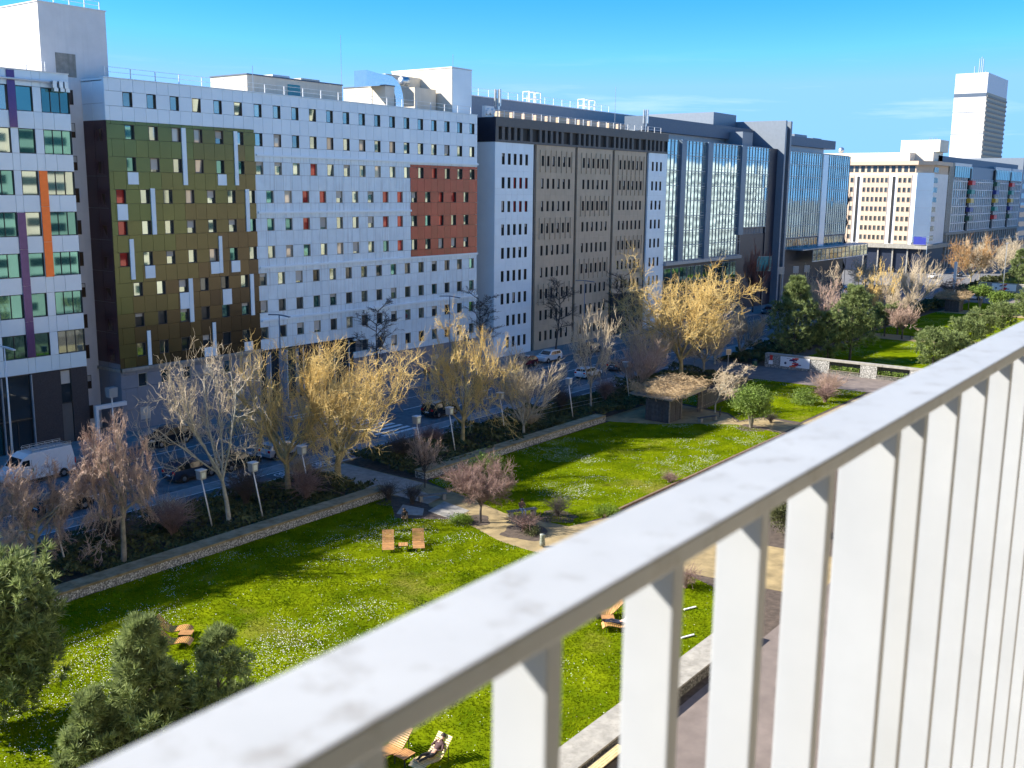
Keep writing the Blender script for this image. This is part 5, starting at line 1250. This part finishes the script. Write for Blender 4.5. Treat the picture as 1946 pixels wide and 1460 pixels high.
# ---------------------------------------------------------------- people
def skinc(c): return mat('cloth_%d' % int(c[0]*1000+c[1]*77+c[2]*13), c, .85, var=.15, scale=6)
SKIN = mat('skin', (.50,.30,.21), .6, var=.05); HAIR = mat('hair', (.02,.014,.011), .7)
EDG = [('pel','spine'),('spine','chest'),('chest','neck'),('neck','head'),('head','crown'),('chest','shL'),('shL','elL'),('elL','wrL'),('wrL','haL'),('chest','shR'),('shR','elR'),('elR','wrR'),('wrR','haR'),('pel','hiL'),('hiL','knL'),('knL','anL'),('anL','toL'),('pel','hiR'),('hiR','knR'),('knR','anR'),('anR','toR')]
RAD = dict(pel=.15,spine=.135,chest=.15,neck=.06,head=.10,crown=.075,sh=.07,el=.048,wr=.035,ha=.042,hi=.10,kn=.062,an=.042,to=.045)
def person(label, loc, rz, J, top, legs, shoes, hair=HAIR, hairlen=1.0):
    names = list(J); me = bpy.data.meshes.new('body'); me.from_pydata([J[n] for n in names], [], [(names.index(a), names.index(b)) for a, b in EDG])
    tmp = bpy.data.objects.new('tmp', me); col.objects.link(tmp)
    m = tmp.modifiers.new('skin', 'SKIN'); sv = me.skin_vertices[0].data
    for i, n in enumerate(names):
        r = RAD.get(n, RAD.get(n[:2], .06)); sv[i].radius = (r, r*.8 if n in ('chest','spine','pel') else r); sv[i].use_root = (n == 'pel')
    tmp.modifiers.new('sub', 'SUBSURF').levels = 1
    dg = bpy.context.evaluated_depsgraph_get(); dg.update(); ev = tmp.evaluated_get(dg); nm = bpy.data.meshes.new_from_object(ev)
    bpy.data.objects.remove(tmp)
    nm.materials.clear()
    for q in (SKIN, top, legs, shoes): nm.materials.append(q)
    segs = [(Vector(J[a]), Vector(J[b]), 0 if b in ('head','crown') or a in ('wrL','wrR') else (3 if a[:2] == 'an' else (2 if a[:2] in ('hi','kn') or b[:2] == 'hi' else 1))) for a, b in EDG]
    for p in nm.polygons:
        c = p.center; best = (9, 0)
        for a, b, k in segs:
            t = max(0, min(1, (c-a).dot(b-a)/max(1e-9, (b-a).length_squared))); d = (c-(a+(b-a)*t)).length
            if d < best[0]: best = (d, k)
        p.material_index = best[1]; p.use_smooth = True
    P_ = root('person', label, 'person', loc, rz); ob('body', nm, P_)
    hd, cr_ = Vector(J['head']), Vector(J['crown']); ax = (cr_-hd).normalized(); b = MB(); g = random.Random(4); c = hd+ax*.05
    vs2 = []; fs2 = []; N, Mx = 12, 7
    fwd = Vector(J.get('face', (1,0,0))) if False else None
    for i in range(Mx):
        th = math.pi*.60*i/(Mx-1)
        for j in range(N):
            ph = 2*math.pi*j/N; o = ax.orthogonal().normalized(); o2 = ax.cross(o)
            vs2.append(tuple(c+ax*math.cos(th)*.125+(o*math.cos(ph)+o2*math.sin(ph))*math.sin(th)*.118))
    fs2 = [(i*N+j, i*N+(j+1)%N, (i+1)*N+(j+1)%N, (i+1)*N+j) for i in range(Mx-1) for j in range(N)]
    b.add(vs2, fs2); ob('hair', b.mesh('hair', hair, True), P_)
    return P_
black = skinc((.018,.016,.018)); maroon = skinc((.07,.035,.035)); blue = skinc((.05,.10,.22)); navy = skinc((.02,.025,.05)); tan = skinc((.30,.21,.14)); white_ = skinc((.62,.62,.60)); pink = skinc((.65,.16,.16)); brown = skinc((.14,.09,.07)); skyb = skinc((.22,.32,.48)); ltan = skinc((.42,.30,.20))
lying = dict(pel=(.12,0,.44),spine=(.33,0,.54),chest=(.56,0,.72),neck=(.70,0,.87),head=(.77,0,.95),crown=(.84,0,1.06),
 shL=(.58,.20,.75),elL=(.40,.33,.62),wrL=(.55,.14,.86),haL=(.62,.06,.92),shR=(.58,-.20,.75),elR=(.36,-.32,.58),wrR=(.22,-.14,.62),haR=(.18,-.06,.62),
 hiL=(.05,.10,.44),knL=(-.38,.13,.58),anL=(-.80,.10,.50),toL=(-.90,.12,.62),hiR=(.05,-.10,.44),knR=(-.40,-.10,.54),anR=(-.82,-.05,.52),toR=(-.92,-.06,.64))
person('person in dark clothes reclining on the pale lounger at the bottom', (30.42,26.6,.01), A1, lying, maroon, black, ltan)
person('person in navy trousers and white top lying on a lounger between the balusters', (47.2,27.4,.01), math.atan2(-.8,.62), lying, white_, navy, black)
sit = dict(pel=(0,0,.56),spine=(.02,0,.76),chest=(.06,0,1.0),neck=(.09,0,1.16),head=(.13,0,1.25),crown=(.15,0,1.36),
 shL=(.06,.19,1.04),elL=(.16,.24,.80),wrL=(.36,.12,.86),haL=(.42,.06,.90),shR=(.06,-.19,1.04),elR=(.16,-.24,.80),wrR=(.36,-.12,.86),haR=(.42,-.06,.90),
 hiL=(.06,.10,.54),knL=(.46,.13,.54),anL=(.50,.13,.10),toL=(.64,.14,.05),hiR=(.06,-.10,.54),knR=(.46,-.12,.54),anR=(.44,-.12,.10),toR=(.58,-.13,.05))
person('person in brown top and light jeans seated on the grey bench', (60.4,43.75,.01), R(-118), sit, brown, skyb, black)
crouch = dict(pel=(0,0,.32),spine=(.08,0,.50),chest=(.20,0,.70),neck=(.28,0,.84),head=(.34,0,.92),crown=(.38,0,1.02),
 shL=(.20,.18,.74),elL=(.34,.22,.52),wrL=(.48,.14,.38),haL=(.54,.12,.33),shR=(.20,-.18,.74),elR=(.34,-.22,.52),wrR=(.48,-.14,.38),haR=(.54,-.12,.33),
 hiL=(.04,.10,.32),knL=(.36,.16,.46),anL=(.10,.14,.08),toL=(.26,.15,.05),hiR=(.04,-.10,.32),knR=(.36,-.16,.46),anR=(.10,-.14,.08),toR=(.26,-.15,.05))
person('person in black jacket crouching on the shaded grass', (54.2,49.7,.01), R(200), crouch, black, tan, tan)
def stand(st):
    return dict(pel=(0,0,.92),spine=(.01,0,1.12),chest=(.02,0,1.36),neck=(.02,0,1.50),head=(.04,0,1.59),crown=(.04,0,1.71),
 shL=(.02,.19,1.40),elL=(-.04-st*.1,.24,1.14),wrL=(.04-st*.2,.24,.90),haL=(.06-st*.2,.23,.82),shR=(.02,-.19,1.40),elR=(st*.1,-.24,1.14),wrR=(.06+st*.25,-.24,.92),haR=(.08+st*.25,-.23,.84),
 hiL=(0,.10,.90),knL=(.05+st*.3,.11,.50),anL=(st*.5-.02,.11,.09),toL=(.12+st*.5,.12,.05),hiR=(0,-.10,.90),knR=(.04-st*.05,-.11,.50),anR=(-st*.5,-.11,.10),toR=(.12-st*.5,-.12,.05))
person('pedestrian in a salmon pink jacket on the pavement before the white block', (98.6,86.3,.12), R(10), stand(.35), pink, black, black)
person('pedestrian in a dark coat left of the pink jacket', (97.6,86.0,.12), R(10), stand(.2), black, navy, black)
person('pedestrian in a blue jacket on the road behind the golden tree', (99.6,82.0,.0), R(190), stand(.5), blue, navy, black)
person('pedestrian in a dark jacket beside the blue jacket', (101.3,82.6,.0), R(190), stand(.3), navy, black, black)
person('pedestrian in black at the foot of the dark portal', (217.5,86.5,.12), R(0), stand(.3), black, black, black)
person('pedestrian in brown beside the canopy of the glass office', (226.0,86.0,.12), R(40), stand(.4), brown, black, black)

# ---------------------------------------------------------------- vehicles
K['tyre'] = mat('tyre', (.012,.012,.013), .85); K['rim'] = mat('rim', (.40,.41,.42), .35, .9); K['carglass'] = mat('car_glass', (.012,.018,.022), .04, .0, var=0, spec=.9)
K['redlight'] = mat('tail_light', (.55,.015,.012), .2); K['headlight'] = mat('head_light', (.75,.77,.80), .12, .2)
def paint(n, c): 
    K[n] = mat(n, c, .22, .15, var=.04, coat=.7); return n
for n_, c_ in (('p_white',(.84,.85,.86)),('p_black',(.012,.012,.014)),('p_grey',(.10,.11,.13)),('p_silver',(.42,.45,.48)),('p_darkblue',(.025,.04,.075)),('p_wine',(.16,.015,.02)),('p_dkgreen',(.018,.03,.028))): paint(n_, c_)
wheel_m = MB().lathe([(.18,-.10),(.31,-.10),(.335,-.07),(.335,.07),(.31,.10),(.18,.10)], 18, axis='y').mesh('tyre', K['tyre'], True)
rim_m = MB().lathe([(.0,-.107),(.06,-.112),(.19,-.104),(.19,.104),(.06,.112),(.0,.107)], 12, axis='y').mesh('rim', K['rim'])
PROFS = {
 'hatch': dict(L=4.2, W=1.78, belt=.93, prof=[(2.0,.28),(2.08,.48),(2.02,.70),(1.75,.82),(1.0,.95),(.25,1.44),(-.3,1.50),(-1.2,1.46),(-1.72,1.34),(-2.02,.96),(-2.10,.60),(-2.04,.30)], gh=(4,9), wb=1.28),
 'suv':   dict(L=4.5, W=1.86, belt=1.05, prof=[(2.15,.32),(2.24,.55),(2.18,.88),(1.9,.98),(1.05,1.07),(.35,1.60),(-.3,1.67),(-1.5,1.63),(-1.95,1.48),(-2.16,1.06),(-2.24,.66),(-2.18,.34)], gh=(4,9), wb=1.35),
 'sedan': dict(L=4.6, W=1.82, belt=.92, prof=[(2.2,.28),(2.28,.48),(2.2,.70),(1.9,.80),(1.05,.92),(.3,1.38),(-.3,1.44),(-1.0,1.40),(-1.35,1.22),(-1.75,.98),(-2.25,.90),(-2.22,.32)], gh=(4,9), wb=1.38),
 'van':   dict(L=6.0, W=2.0, belt=1.45, prof=[(2.92,.36),(3.0,.60),(2.95,.95),(2.72,1.12),(2.15,1.40),(1.55,2.20),(1.0,2.48),(-1.0,2.56),(-2.75,2.54),(-2.95,1.45),(-2.98,.70),(-2.95,.36)], gh=(4,9), wb=1.85),
}
_cb = {}
def car_meshes(st, pm):
    if (st, pm) in _cb: return _cb[(st, pm)]
    q = PROFS[st]; P = q['prof']; W = q['W']/2; belt = q['belt']; zm = max(z for _, z in P)
    tum = .16 if st != 'van' else .10
    def hw(x, z):
        s = 1-.07*(abs(x)/(q['L']/2))**4
        return (W if z <= belt+.03 else W-tum*(z-belt)/(zm-belt))*s*(.97 if z < .4 else 1)
    i0, i1 = q['gh']; b = MB(); n = len(P)
    lower = P[:i0+1]+P[i1:]
    for sgn in (1,-1):
        vs3 = [(x, sgn*hw(x,z), z) for x, z in lower]; b.add(vs3, [tuple(range(len(vs3)))[::sgn]])
        vs3 = [(x, sgn*hw(x,z), z) for x, z in P[i0:i1+1]]; b.add(vs3, [tuple(range(len(vs3)))[::sgn]])
    for i in range(n):
        (xa, za), (xb, zb) = P[i], P[(i+1)%n]; ha, hb = hw(xa,za), hw(xb,zb)
        b.add([(xa,-ha,za),(xa,ha,za),(xb,hb,zb),(xb,-hb,zb)], [(0,1,2,3)])
    body = b.mesh('body', K[pm])
    wins = []
    def quad(a, c, ia, ic):      # glazed quad across the car between profile points a and c
        (xa,za),(xc,zc) = a, c; t = Vector((xc-xa, zc-za)).normalized(); nx, nz = t.y, -t.x
        if nz < 0: nx, nz = -nx, -nz
        e = .012; p0 = (xa+(xc-xa)*ia, za+(zc-za)*ia); p1 = (xa+(xc-xa)*ic, za+(zc-za)*ic)
        h0, h1 = hw(*p0)-.10, hw(*p1)-.12
        return MB().add([(p0[0]+nx*e,-h0,p0[1]+nz*e),(p0[0]+nx*e,h0,p0[1]+nz*e),(p1[0]+nx*e,h1,p1[1]+nz*e),(p1[0]+nx*e,-h1,p1[1]+nz*e)], [(0,1,2,3)]).mesh('glass', K['carglass'])
    wins.append(('windscreen', quad(P[i0], P[i0+1], .08, .94)))
    if st != 'van': wins.append(('rear_window', quad(P[i1-1], P[i1], .1, .85)))
    if st == 'van': spans = [(1.98, 1.42, 1.05)]
    else:
        xf, xr = P[i0+1][0], P[i1-1][0]; xm = (xf+xr)/2+.1
        spans = [(P[i0][0]-.22, xf-.02, xm+.03), (None, xm-.03, xr+.10)]
    for sgn in (1,-1):
        for k, sp in enumerate(spans):
            z0, z1 = belt+.05, zm-.13
            if st == 'van': pts = [(sp[0]-.1,z0+.05),(1.62,2.02),(1.05,2.02),(1.05,z0+.05)]
            elif sp[0] is not None: pts = [(sp[0]-.05,z0),(sp[1]-.05,z1-.02),(sp[2],z1),(sp[2],z0)]
            else: pts = [(sp[1],z0),(sp[1],z1),(sp[2],z1-.04),(P[i1][0]+.32,z0+.02)]
            vs3 = [(x, sgn*(hw(x,z)+.012), z) for x, z in pts]
            wins.append(('side_window', MB().add(vs3, [tuple(range(4))[::sgn]]).mesh('glass', K['carglass'])))
    xr = P[-2][0]; xf = P[1][0]; zl = belt*.80
    lights = []
    for sgn in (1,-1):
        y = sgn*(W-.22)
        if st == 'van': lights.append(('tail_light', MB().box(xr-.03,xr+.06,sgn*(W-.1)-.09,sgn*(W-.1)+.05,.95,1.45).mesh('l', K['redlight'])))
        else: lights.append(('tail_light', MB().box(xr-.02,xr+.14,y-.13,y+.13,zl,zl+.20).mesh('l', K['redlight'])))
        lights.append(('headlight', MB().box(xf-.22,xf+.005,y-.17,y+.17,zl-.12,zl+.04).mesh('l', K['headlight'])))
    arch = MB()
    for sx in (1,-1):
        for sgn in (1,-1): arch.lathe([(.0,0),(.40,0),(.40,.02),(0,.02)], 16, axis='y', c=(sx*q['wb'], sgn*(W-.008)-.01, .36))
    archm = arch.mesh('arch', K['tyre'])
    skirt = MB().box(-q['L']/2+.12,q['L']/2-.12,-W-.006,W+.006,.24,.36).mesh('skirt', K['darkmetal'])
    plate = MB().box(xr-.03,xr-.01,-.26,.26,.62,.73).mesh('plate', K['headlight'])
    _cb[(st, pm)] = (body, wins, lights, archm, skirt, plate, q); return _cb[(st, pm)]
def car(name, label, st, pm, x, y, rz, cat='car', z=0.002):
    body, wins, lights, archm, skirt, plate, q = car_meshes(st, pm)
    c = root(name, label, cat, (x, y, z), rz, None); bo = ob('body', body, c)
    for n_, m in wins: ob(n_, m, c)
    for n_, m in lights: ob(n_, m, c)
    ob('wheel_arches', archm, c); ob('sill', skirt, c); ob('number_plate', plate, c)
    for sx in (1,-1):
        for sg in (1,-1):
            w_ = ob('wheel', wheel_m, c, (sx*q['wb'], sg*(q['W']/2-.09), .335)); ob('rim', rim_m, w_)
    for sg in (1,-1): ob('mirror', MB().box(-.08,.08,-.09,.09,-.06,.06).mesh('mirror', K[pm]), c, (q['prof'][q['gh'][0]][0]-.25, sg*(q['W']/2+.09), q['belt']+.06))
    return c
vn = car('delivery_van', 'tall white delivery van with a roof rack on the road at the left edge', 'van', 'p_white', 43.3, 81.0, math.pi+.03, 'van')
b = MB()
for i in range(11): b.box(-2.7+i*.33,-2.66+i*.33,-.75,.75,2.66,2.70)
for s in (-.78,.78): b.tube([(-2.8,s,2.72),(.75,s,2.72)], .03, 5); b.tube([(-2.8,s,2.86),(.6,s,2.86)], .02, 4)
for i in range(6):
    for s in (-.78,.78): b.box(-2.75+i*.68,-2.71+i*.68,s-.02,s+.02,2.52,2.86)
ob('roof_rack', b.mesh('rack', K['metal']), vn)
for sg in (1,-1):
    for i in range(4):
        m = 'p_red' if i % 2 == 0 else 'poster_white'
        ob('warning_stripe', MB().box(0,.13,-.004,.004,0,.14).mesh('stripe', K[m]), vn, (2.05+i*.14, sg*1.005, .80))
    ob('door_mark', MB().box(0,.09,-.003,.003,0,.26).box(.02,.22,-.003,.003,.2,.26).mesh('mark', K['bx_green']), vn, (.75, sg*1.004, 1.02)); ob('door_gap', MB().box(0,.02,-.003,.003,0,1.5).mesh('gap', K['darkmetal']), vn, (.9, sg*1.002, .5))
car('parked_car', 'dark blue parked car with a red tail light behind the tall pale tree', 'suv', 'p_darkblue', 51.6, 71.6, 0)
car('parked_car', 'dark green parked car between the blue and the silver car', 'hatch', 'p_dkgreen', 56.1, 71.3, 0)
car('parked_car', 'silver white parked car at the end of the parking lane', 'hatch', 'p_silver', 61.2, 71.3, 0)
car('parked_car', 'black car parked at the kerb under the grey base of the olive cladding', 'suv', 'p_black', 57.4, 83.0, math.pi)
car('parked_car', 'black car parked left of the leftmost pinkish tree', 'hatch', 'p_black', 40.0, 71.4, 0)
car('parked_car', 'white car parked before the white flank of the taupe block', 'suv', 'p_white', 120.6, 82.9, math.pi)
car('parked_car', 'wine red car parked left of the white one at the taupe block', 'hatch', 'p_wine', 114.8, 82.9, math.pi)
car('parked_car', 'grey car parked right of the white one at the taupe block', 'hatch', 'p_grey', 131.5, 82.9, math.pi)
car('parked_car', 'white hatchback on the near side of the road behind the thin pale tree', 'hatch', 'p_white', 113.6, 71.7, 0)
car('parked_car', 'dark car on the near side behind the thatched hut', 'sedan', 'p_grey', 121.5, 71.6, 0)
car('parked_car', 'black car hidden behind the golden tree at the zebra crossing', 'suv', 'p_black', 83.6, 71.5, 0)
car('parked_car', 'silver car behind the large golden tree', 'sedan', 'p_silver', 147.0, 72.0, 0)
car('parked_car', 'grey car on the road at the right of the large golden tree', 'hatch', 'p_grey', 161.0, 75.0, 0)
car('parked_car', 'white van parked under the canopy of the glass office', 'van', 'p_white', 247.0, 82.8, math.pi, 'van')
car('moving_car', 'dark car on the road before the orange tree', 'sedan', 'p_black', 331.0, 78.8, math.pi)
car('parked_car', 'white car at the kerb left of the orange tree', 'hatch', 'p_white', 318.0, 82.6, math.pi)
car('parked_car', 'silver car with red tail lights behind the second hut', 'sedan', 'p_white', 259.0, 58.0, R(100))
car('parked_car', 'blue car parked at the far kerb of the portal', 'suv', 'p_darkblue', 206.0, 82.8, math.pi)
car('parked_car', 'grey car parked at the far kerb left of the portal', 'hatch', 'p_grey', 199.0, 82.8, math.pi)

# ---------------------------------------------------------------- lamps, signs, small furniture
K['lampglass'] = mat('lamp_housing', (.34,.35,.35), .35, var=.05)
def park_lamp(label, x, y, h=4.25, z=.0):
    l_ = root('park_lamp', label, 'lamp', (x, y, z), 0, 'leaning white park lamps in the bed'); lx, ly = -.55, .28
    ob('pole', MB().tube([(0,0,0),(lx*.5,ly*.5,h*.45),(lx,ly,h-.45)], [.06,.055,.045], 7).mesh('pole', K['whitemetal'], True), l_)
    b = MB().hexa([(-.24,-.24,0),(.24,-.24,0),(.24,.24,0),(-.24,.24,0),(-.27,-.27,.62),(.27,-.27,.62),(.27,.27,.62),(-.27,.27,.62)]); hd = ob('lamp_head', b.mesh('head', K['lampglass']), l_, (lx,ly,h-.5))
    ob('head_cap', MB().box(-.30,.30,-.30,.30,.622,.68).mesh('cap', K['whitemetal']), hd); ob('lens', MB().box(-.16,.16,-.275,-.262,.12,.5).mesh('lens', K['headlight']), hd)
    return l_
for (x, y), s in zip(((33.4,59.6),(44.3,59.3),(47.9,58.1),(53.5,59.1),(67.1,59.4),(71.8,59.6),(80.4,60.3),(91.4,59.5),(104.8,60.4)),
    ('right of the leftmost tree','left of the tall pale tree','right of the tall pale tree','below the broadest golden tree','behind the small pink-budded tree','left of the golden tree below the red patch','left of the fan-shaped tree','right of the fan-shaped tree','left of the thatched hut')):
    park_lamp('leaning white box lamp '+s, x, y)
def street_lamp(label, x, y, h, m='fin', arm=1.6, z=.12, ang=0):
    l_ = root('street_lamp', label, 'lamp', (x, y, z), ang, 'tall street lamps along the facades')
    ob('pole', MB().tube([(0,0,0),(0,0,h*.5),(0,0,h)], [.11,.08,.055], 8).mesh('pole', K[m], True), l_)
    for s in (-1,1): ob('lamp_arm', MB().box(-.12,.12,min(0,s*arm),max(0,s*arm),-.05,.05).mesh('arm', K[m]), l_, (0, s*.06, h-.02), (R(-4*s),0,0))
    return l_
street_lamp('tall slim street lamp before the white block left of the entrance', 74.0, 86.0, 10.5)
street_lamp('tall slim street lamp at the right end of the white block', 102.4, 86.0, 10.4)
street_lamp('tall pale street lamp before the glazed office at the left edge', 43.8, 85.6, 10.5, 'whitemetal')
street_lamp('tall slim street lamp before the second taupe bay', 134.6, 86.0, 10.4)
street_lamp('tall thin street lamp before the blank corner wall', 322.0, 86.0, 11.5)
bl = root('box_lamp', 'white box lamp on a post before the grey corner of the olive block', 'lamp', (53.7, 86.0, .12))
ob('pole', MB().tube([(0,0,0),(0,0,4.7)], .07, 7).mesh('pole', K['whitemetal']), bl); ob('lamp_head', MB().hexa([(-.4,-.3,4.6),(.4,-.3,4.6),(.4,.3,4.6),(-.4,.3,4.6),(-.45,-.35,5.5),(.45,-.35,5.5),(.45,.35,5.5),(-.45,.35,5.5)]).mesh('head', K['lampglass']), bl)
def sign(label, x, y, h, w_, hh, m, ang=0, z=.12):
    s = root('street_sign', label, 'sign', (x, y, z), ang); ob('post', MB().tube([(0,0,0),(0,0,h)], .05, 6).mesh('post', K['metal']), s)
    ob('plate', MB().box(-w_/2,w_/2,-.1,-.06,h-hh,h).mesh('plate', K[m]), s); ob('plate_rim', MB().box(-w_/2-.04,w_/2+.04,-.059,-.03,h-hh-.04,h+.04).mesh('rim', K['whitemetal']), s)
    return s
K['signteal'] = mat('sign_teal', (.02,.24,.28), .5); K['banner'] = mat('banner_blue', (.015,.03,.28), .6)
sign('teal square sign on a tall post before the dark portal', 200.6, 85.2, 11.2, 3.4, 2.9, 'signteal', R(-30))
sign('small yellowish sign on a post at the asphalt walkway', 127.6, 58.5, 3.4, .6, .7, 'taupe', R(-50), 0)
for i, (x, y) in enumerate(((209.5,85),(217.0,84.8),(224.0,85))):
    sign(['grey square sign left of the portal','grey square sign at the portal foot','grey square sign right of the portal'][i], x, y, 8.6-i*.2, 1.2, 1.4, 'lampglass', R(-40))
bn = root('banner', 'deep blue banner at the base of the corner block', 'banner', (333, 88.4, 4)); wbox('cloth', bn, 331.2, 331.3, 88.9, 92.6, 9.0, 11.4, 'banner'); 
wp = root('white_pylon', 'white slim pylon sign beside the second hut', 'sign', (262, 63, 0)); wbox('shaft', wp, 261.7, 262.3, 62.7, 63.3, 0, 8.4, 'whitemetal')
tp = root('tall_pole', 'thin tall lamp pole before the far poster', 'lamp', (278, 55.4, 0)); ob('pole', MB().tube([(0,0,0),(0,0,12.6)], .10, 6).mesh('pole', K['metal']), tp); ob('lamp_arm', MB().box(-1.4,1.4,-.1,.1,12.5,12.65).mesh('arm', K['metal']), tp)
for i in range(5):
    bo = ob('bollard', MB().lathe([(.09,0),(.09,.75),(.07,.85),(.0,.88)], 10).mesh('bollard', K['whitemetal'], True), None, (270+i*2.6, 52.5+i*1.3, 0))
    tag(bo, 'white bollard on the far asphalt walkway, number %s from the left' % ['one','two','three','four','five'][i], 'bollard', 'white bollards by the far poster wall')
wbn = root('waste_bag', 'clear waste bag hanging from a metal ring on the sand path', 'bin', (55.8, 38.6, 0))
ob('post', MB().tube([(0,.16,0),(0,.16,.95)], .02, 5).mesh('post', K['darkmetal']), wbn); K['bag'] = mat('bag_film', (.24,.26,.22), .2, var=.4, scale=9)
g = random.Random(3); b = MB().lathe([(.12,.08),(.17,.12),(.19,.3),(.17,.55),(.18,.85),(.19,.92)], 14); b.v = [(x*g.uniform(.9,1.1), y*g.uniform(.9,1.1), z) for x, y, z in b.v]; ob('bag', b.mesh('bag', K['bag'], True), wbn)
for i, (x, y, a) in enumerate(((52.3,25.6,-.4),(48.7,23.9,-.4))):
    o = ob('white_stake', MB().box(-.45,.45,-.05,.05,0,.06).mesh('stake', K['poster_white']), None, (x, y, .05), (0,0,a)); tag(o, ['farther white stake lying on the grass between the balusters','nearer white stake lying on the grass between the balusters'][i], 'stake', 'white stakes on the lawn')
K['rubber'] = K['tyre']
def bike(label, x, y, ang):
    r = root('bicycle', label, 'bicycle', (x, y, .01), ang)
    for dx in (-.52,.52):
        pts = [(.33*math.cos(t*math.pi/10), 0, .34+.33*math.sin(t*math.pi/10)) for t in range(21)]; wv = ob('wheel', MB().tube(pts, .022, 5, cap=False).mesh('tyre', K['tyre']), r, (dx,0,0))
        sp = MB()
        for t in range(8): sp.tube([(0,0,.34),(.32*math.cos(t*math.pi/4),0,.34+.32*math.sin(t*math.pi/4))], .004, 3)
        ob('spokes', sp.mesh('spokes', K['metal']), wv)
    f = MB()
    for a, c in (((-.52,0,.34),(-.15,0,.80)),((-.52,0,.34),(-.05,0,.30)),((-.05,0,.30),(-.18,0,.88)),((-.05,0,.30),(.40,0,.72)),((-.15,0,.78),(.38,0,.80)),((.36,0,.92),(.52,0,.34))): f.tube([a,c], .018, 6)
    ob('frame', f.mesh('frame', K['darkmetal']), r); ob('saddle', MB().hexa([(-.32,-.08,.88),(-.06,-.03,.88),(-.06,.03,.88),(-.32,.08,.88),(-.32,-.08,.93),(-.06,-.03,.92),(-.06,.03,.92),(-.32,.08,.93)]).mesh('saddle', K['tyre']), r)
    ob('handlebar', MB().tube([(.30,-.28,1.0),(.37,-.1,.98),(.37,.1,.98),(.30,.28,1.0)], .014, 5).mesh('bar', K['darkmetal']), r)
    return r
bike('dark bicycle parked at the stems of the round evergreen bush', 101.2, 44.6, R(-50))
bike('dark bicycle lying against the bench before the hut', 102.4, 47.6, R(20))
# steel fence in the bed before the hut
fc = root('steel_fence', 'low dark steel fence in the bed left of the thatched hut', 'fence', (88, 62, 0)); 
fpm = MB().box(-.02,.02,-.02,.02,0,.95).mesh('fence_post', K['darkmetal'])
for i in range(13): ob('post', fpm, fc, (i*.95, -.12*i, .1))
for z in (.55, .98): ob('rail', MB().tube([(0,0,z),(11.4,-1.44,z)], .02, 4).mesh('rail', K['metal']), fc)
bn2 = root('litter_bin', 'dark green litter bin at the left end of the poster wall', 'bin', (136.0, 58.3, 0)); ob('drum', MB().lathe([(.30,0),(.34,.1),(.34,.8),(.28,.92),(.0,.95)], 14).mesh('drum', K['bx_dark_green'], True), bn2); ob('lid', MB().lathe([(.36,.80),(.36,.86),(.30,.99),(.0,1.02)], 14).mesh('lid', K['darkmetal'], True), bn2)
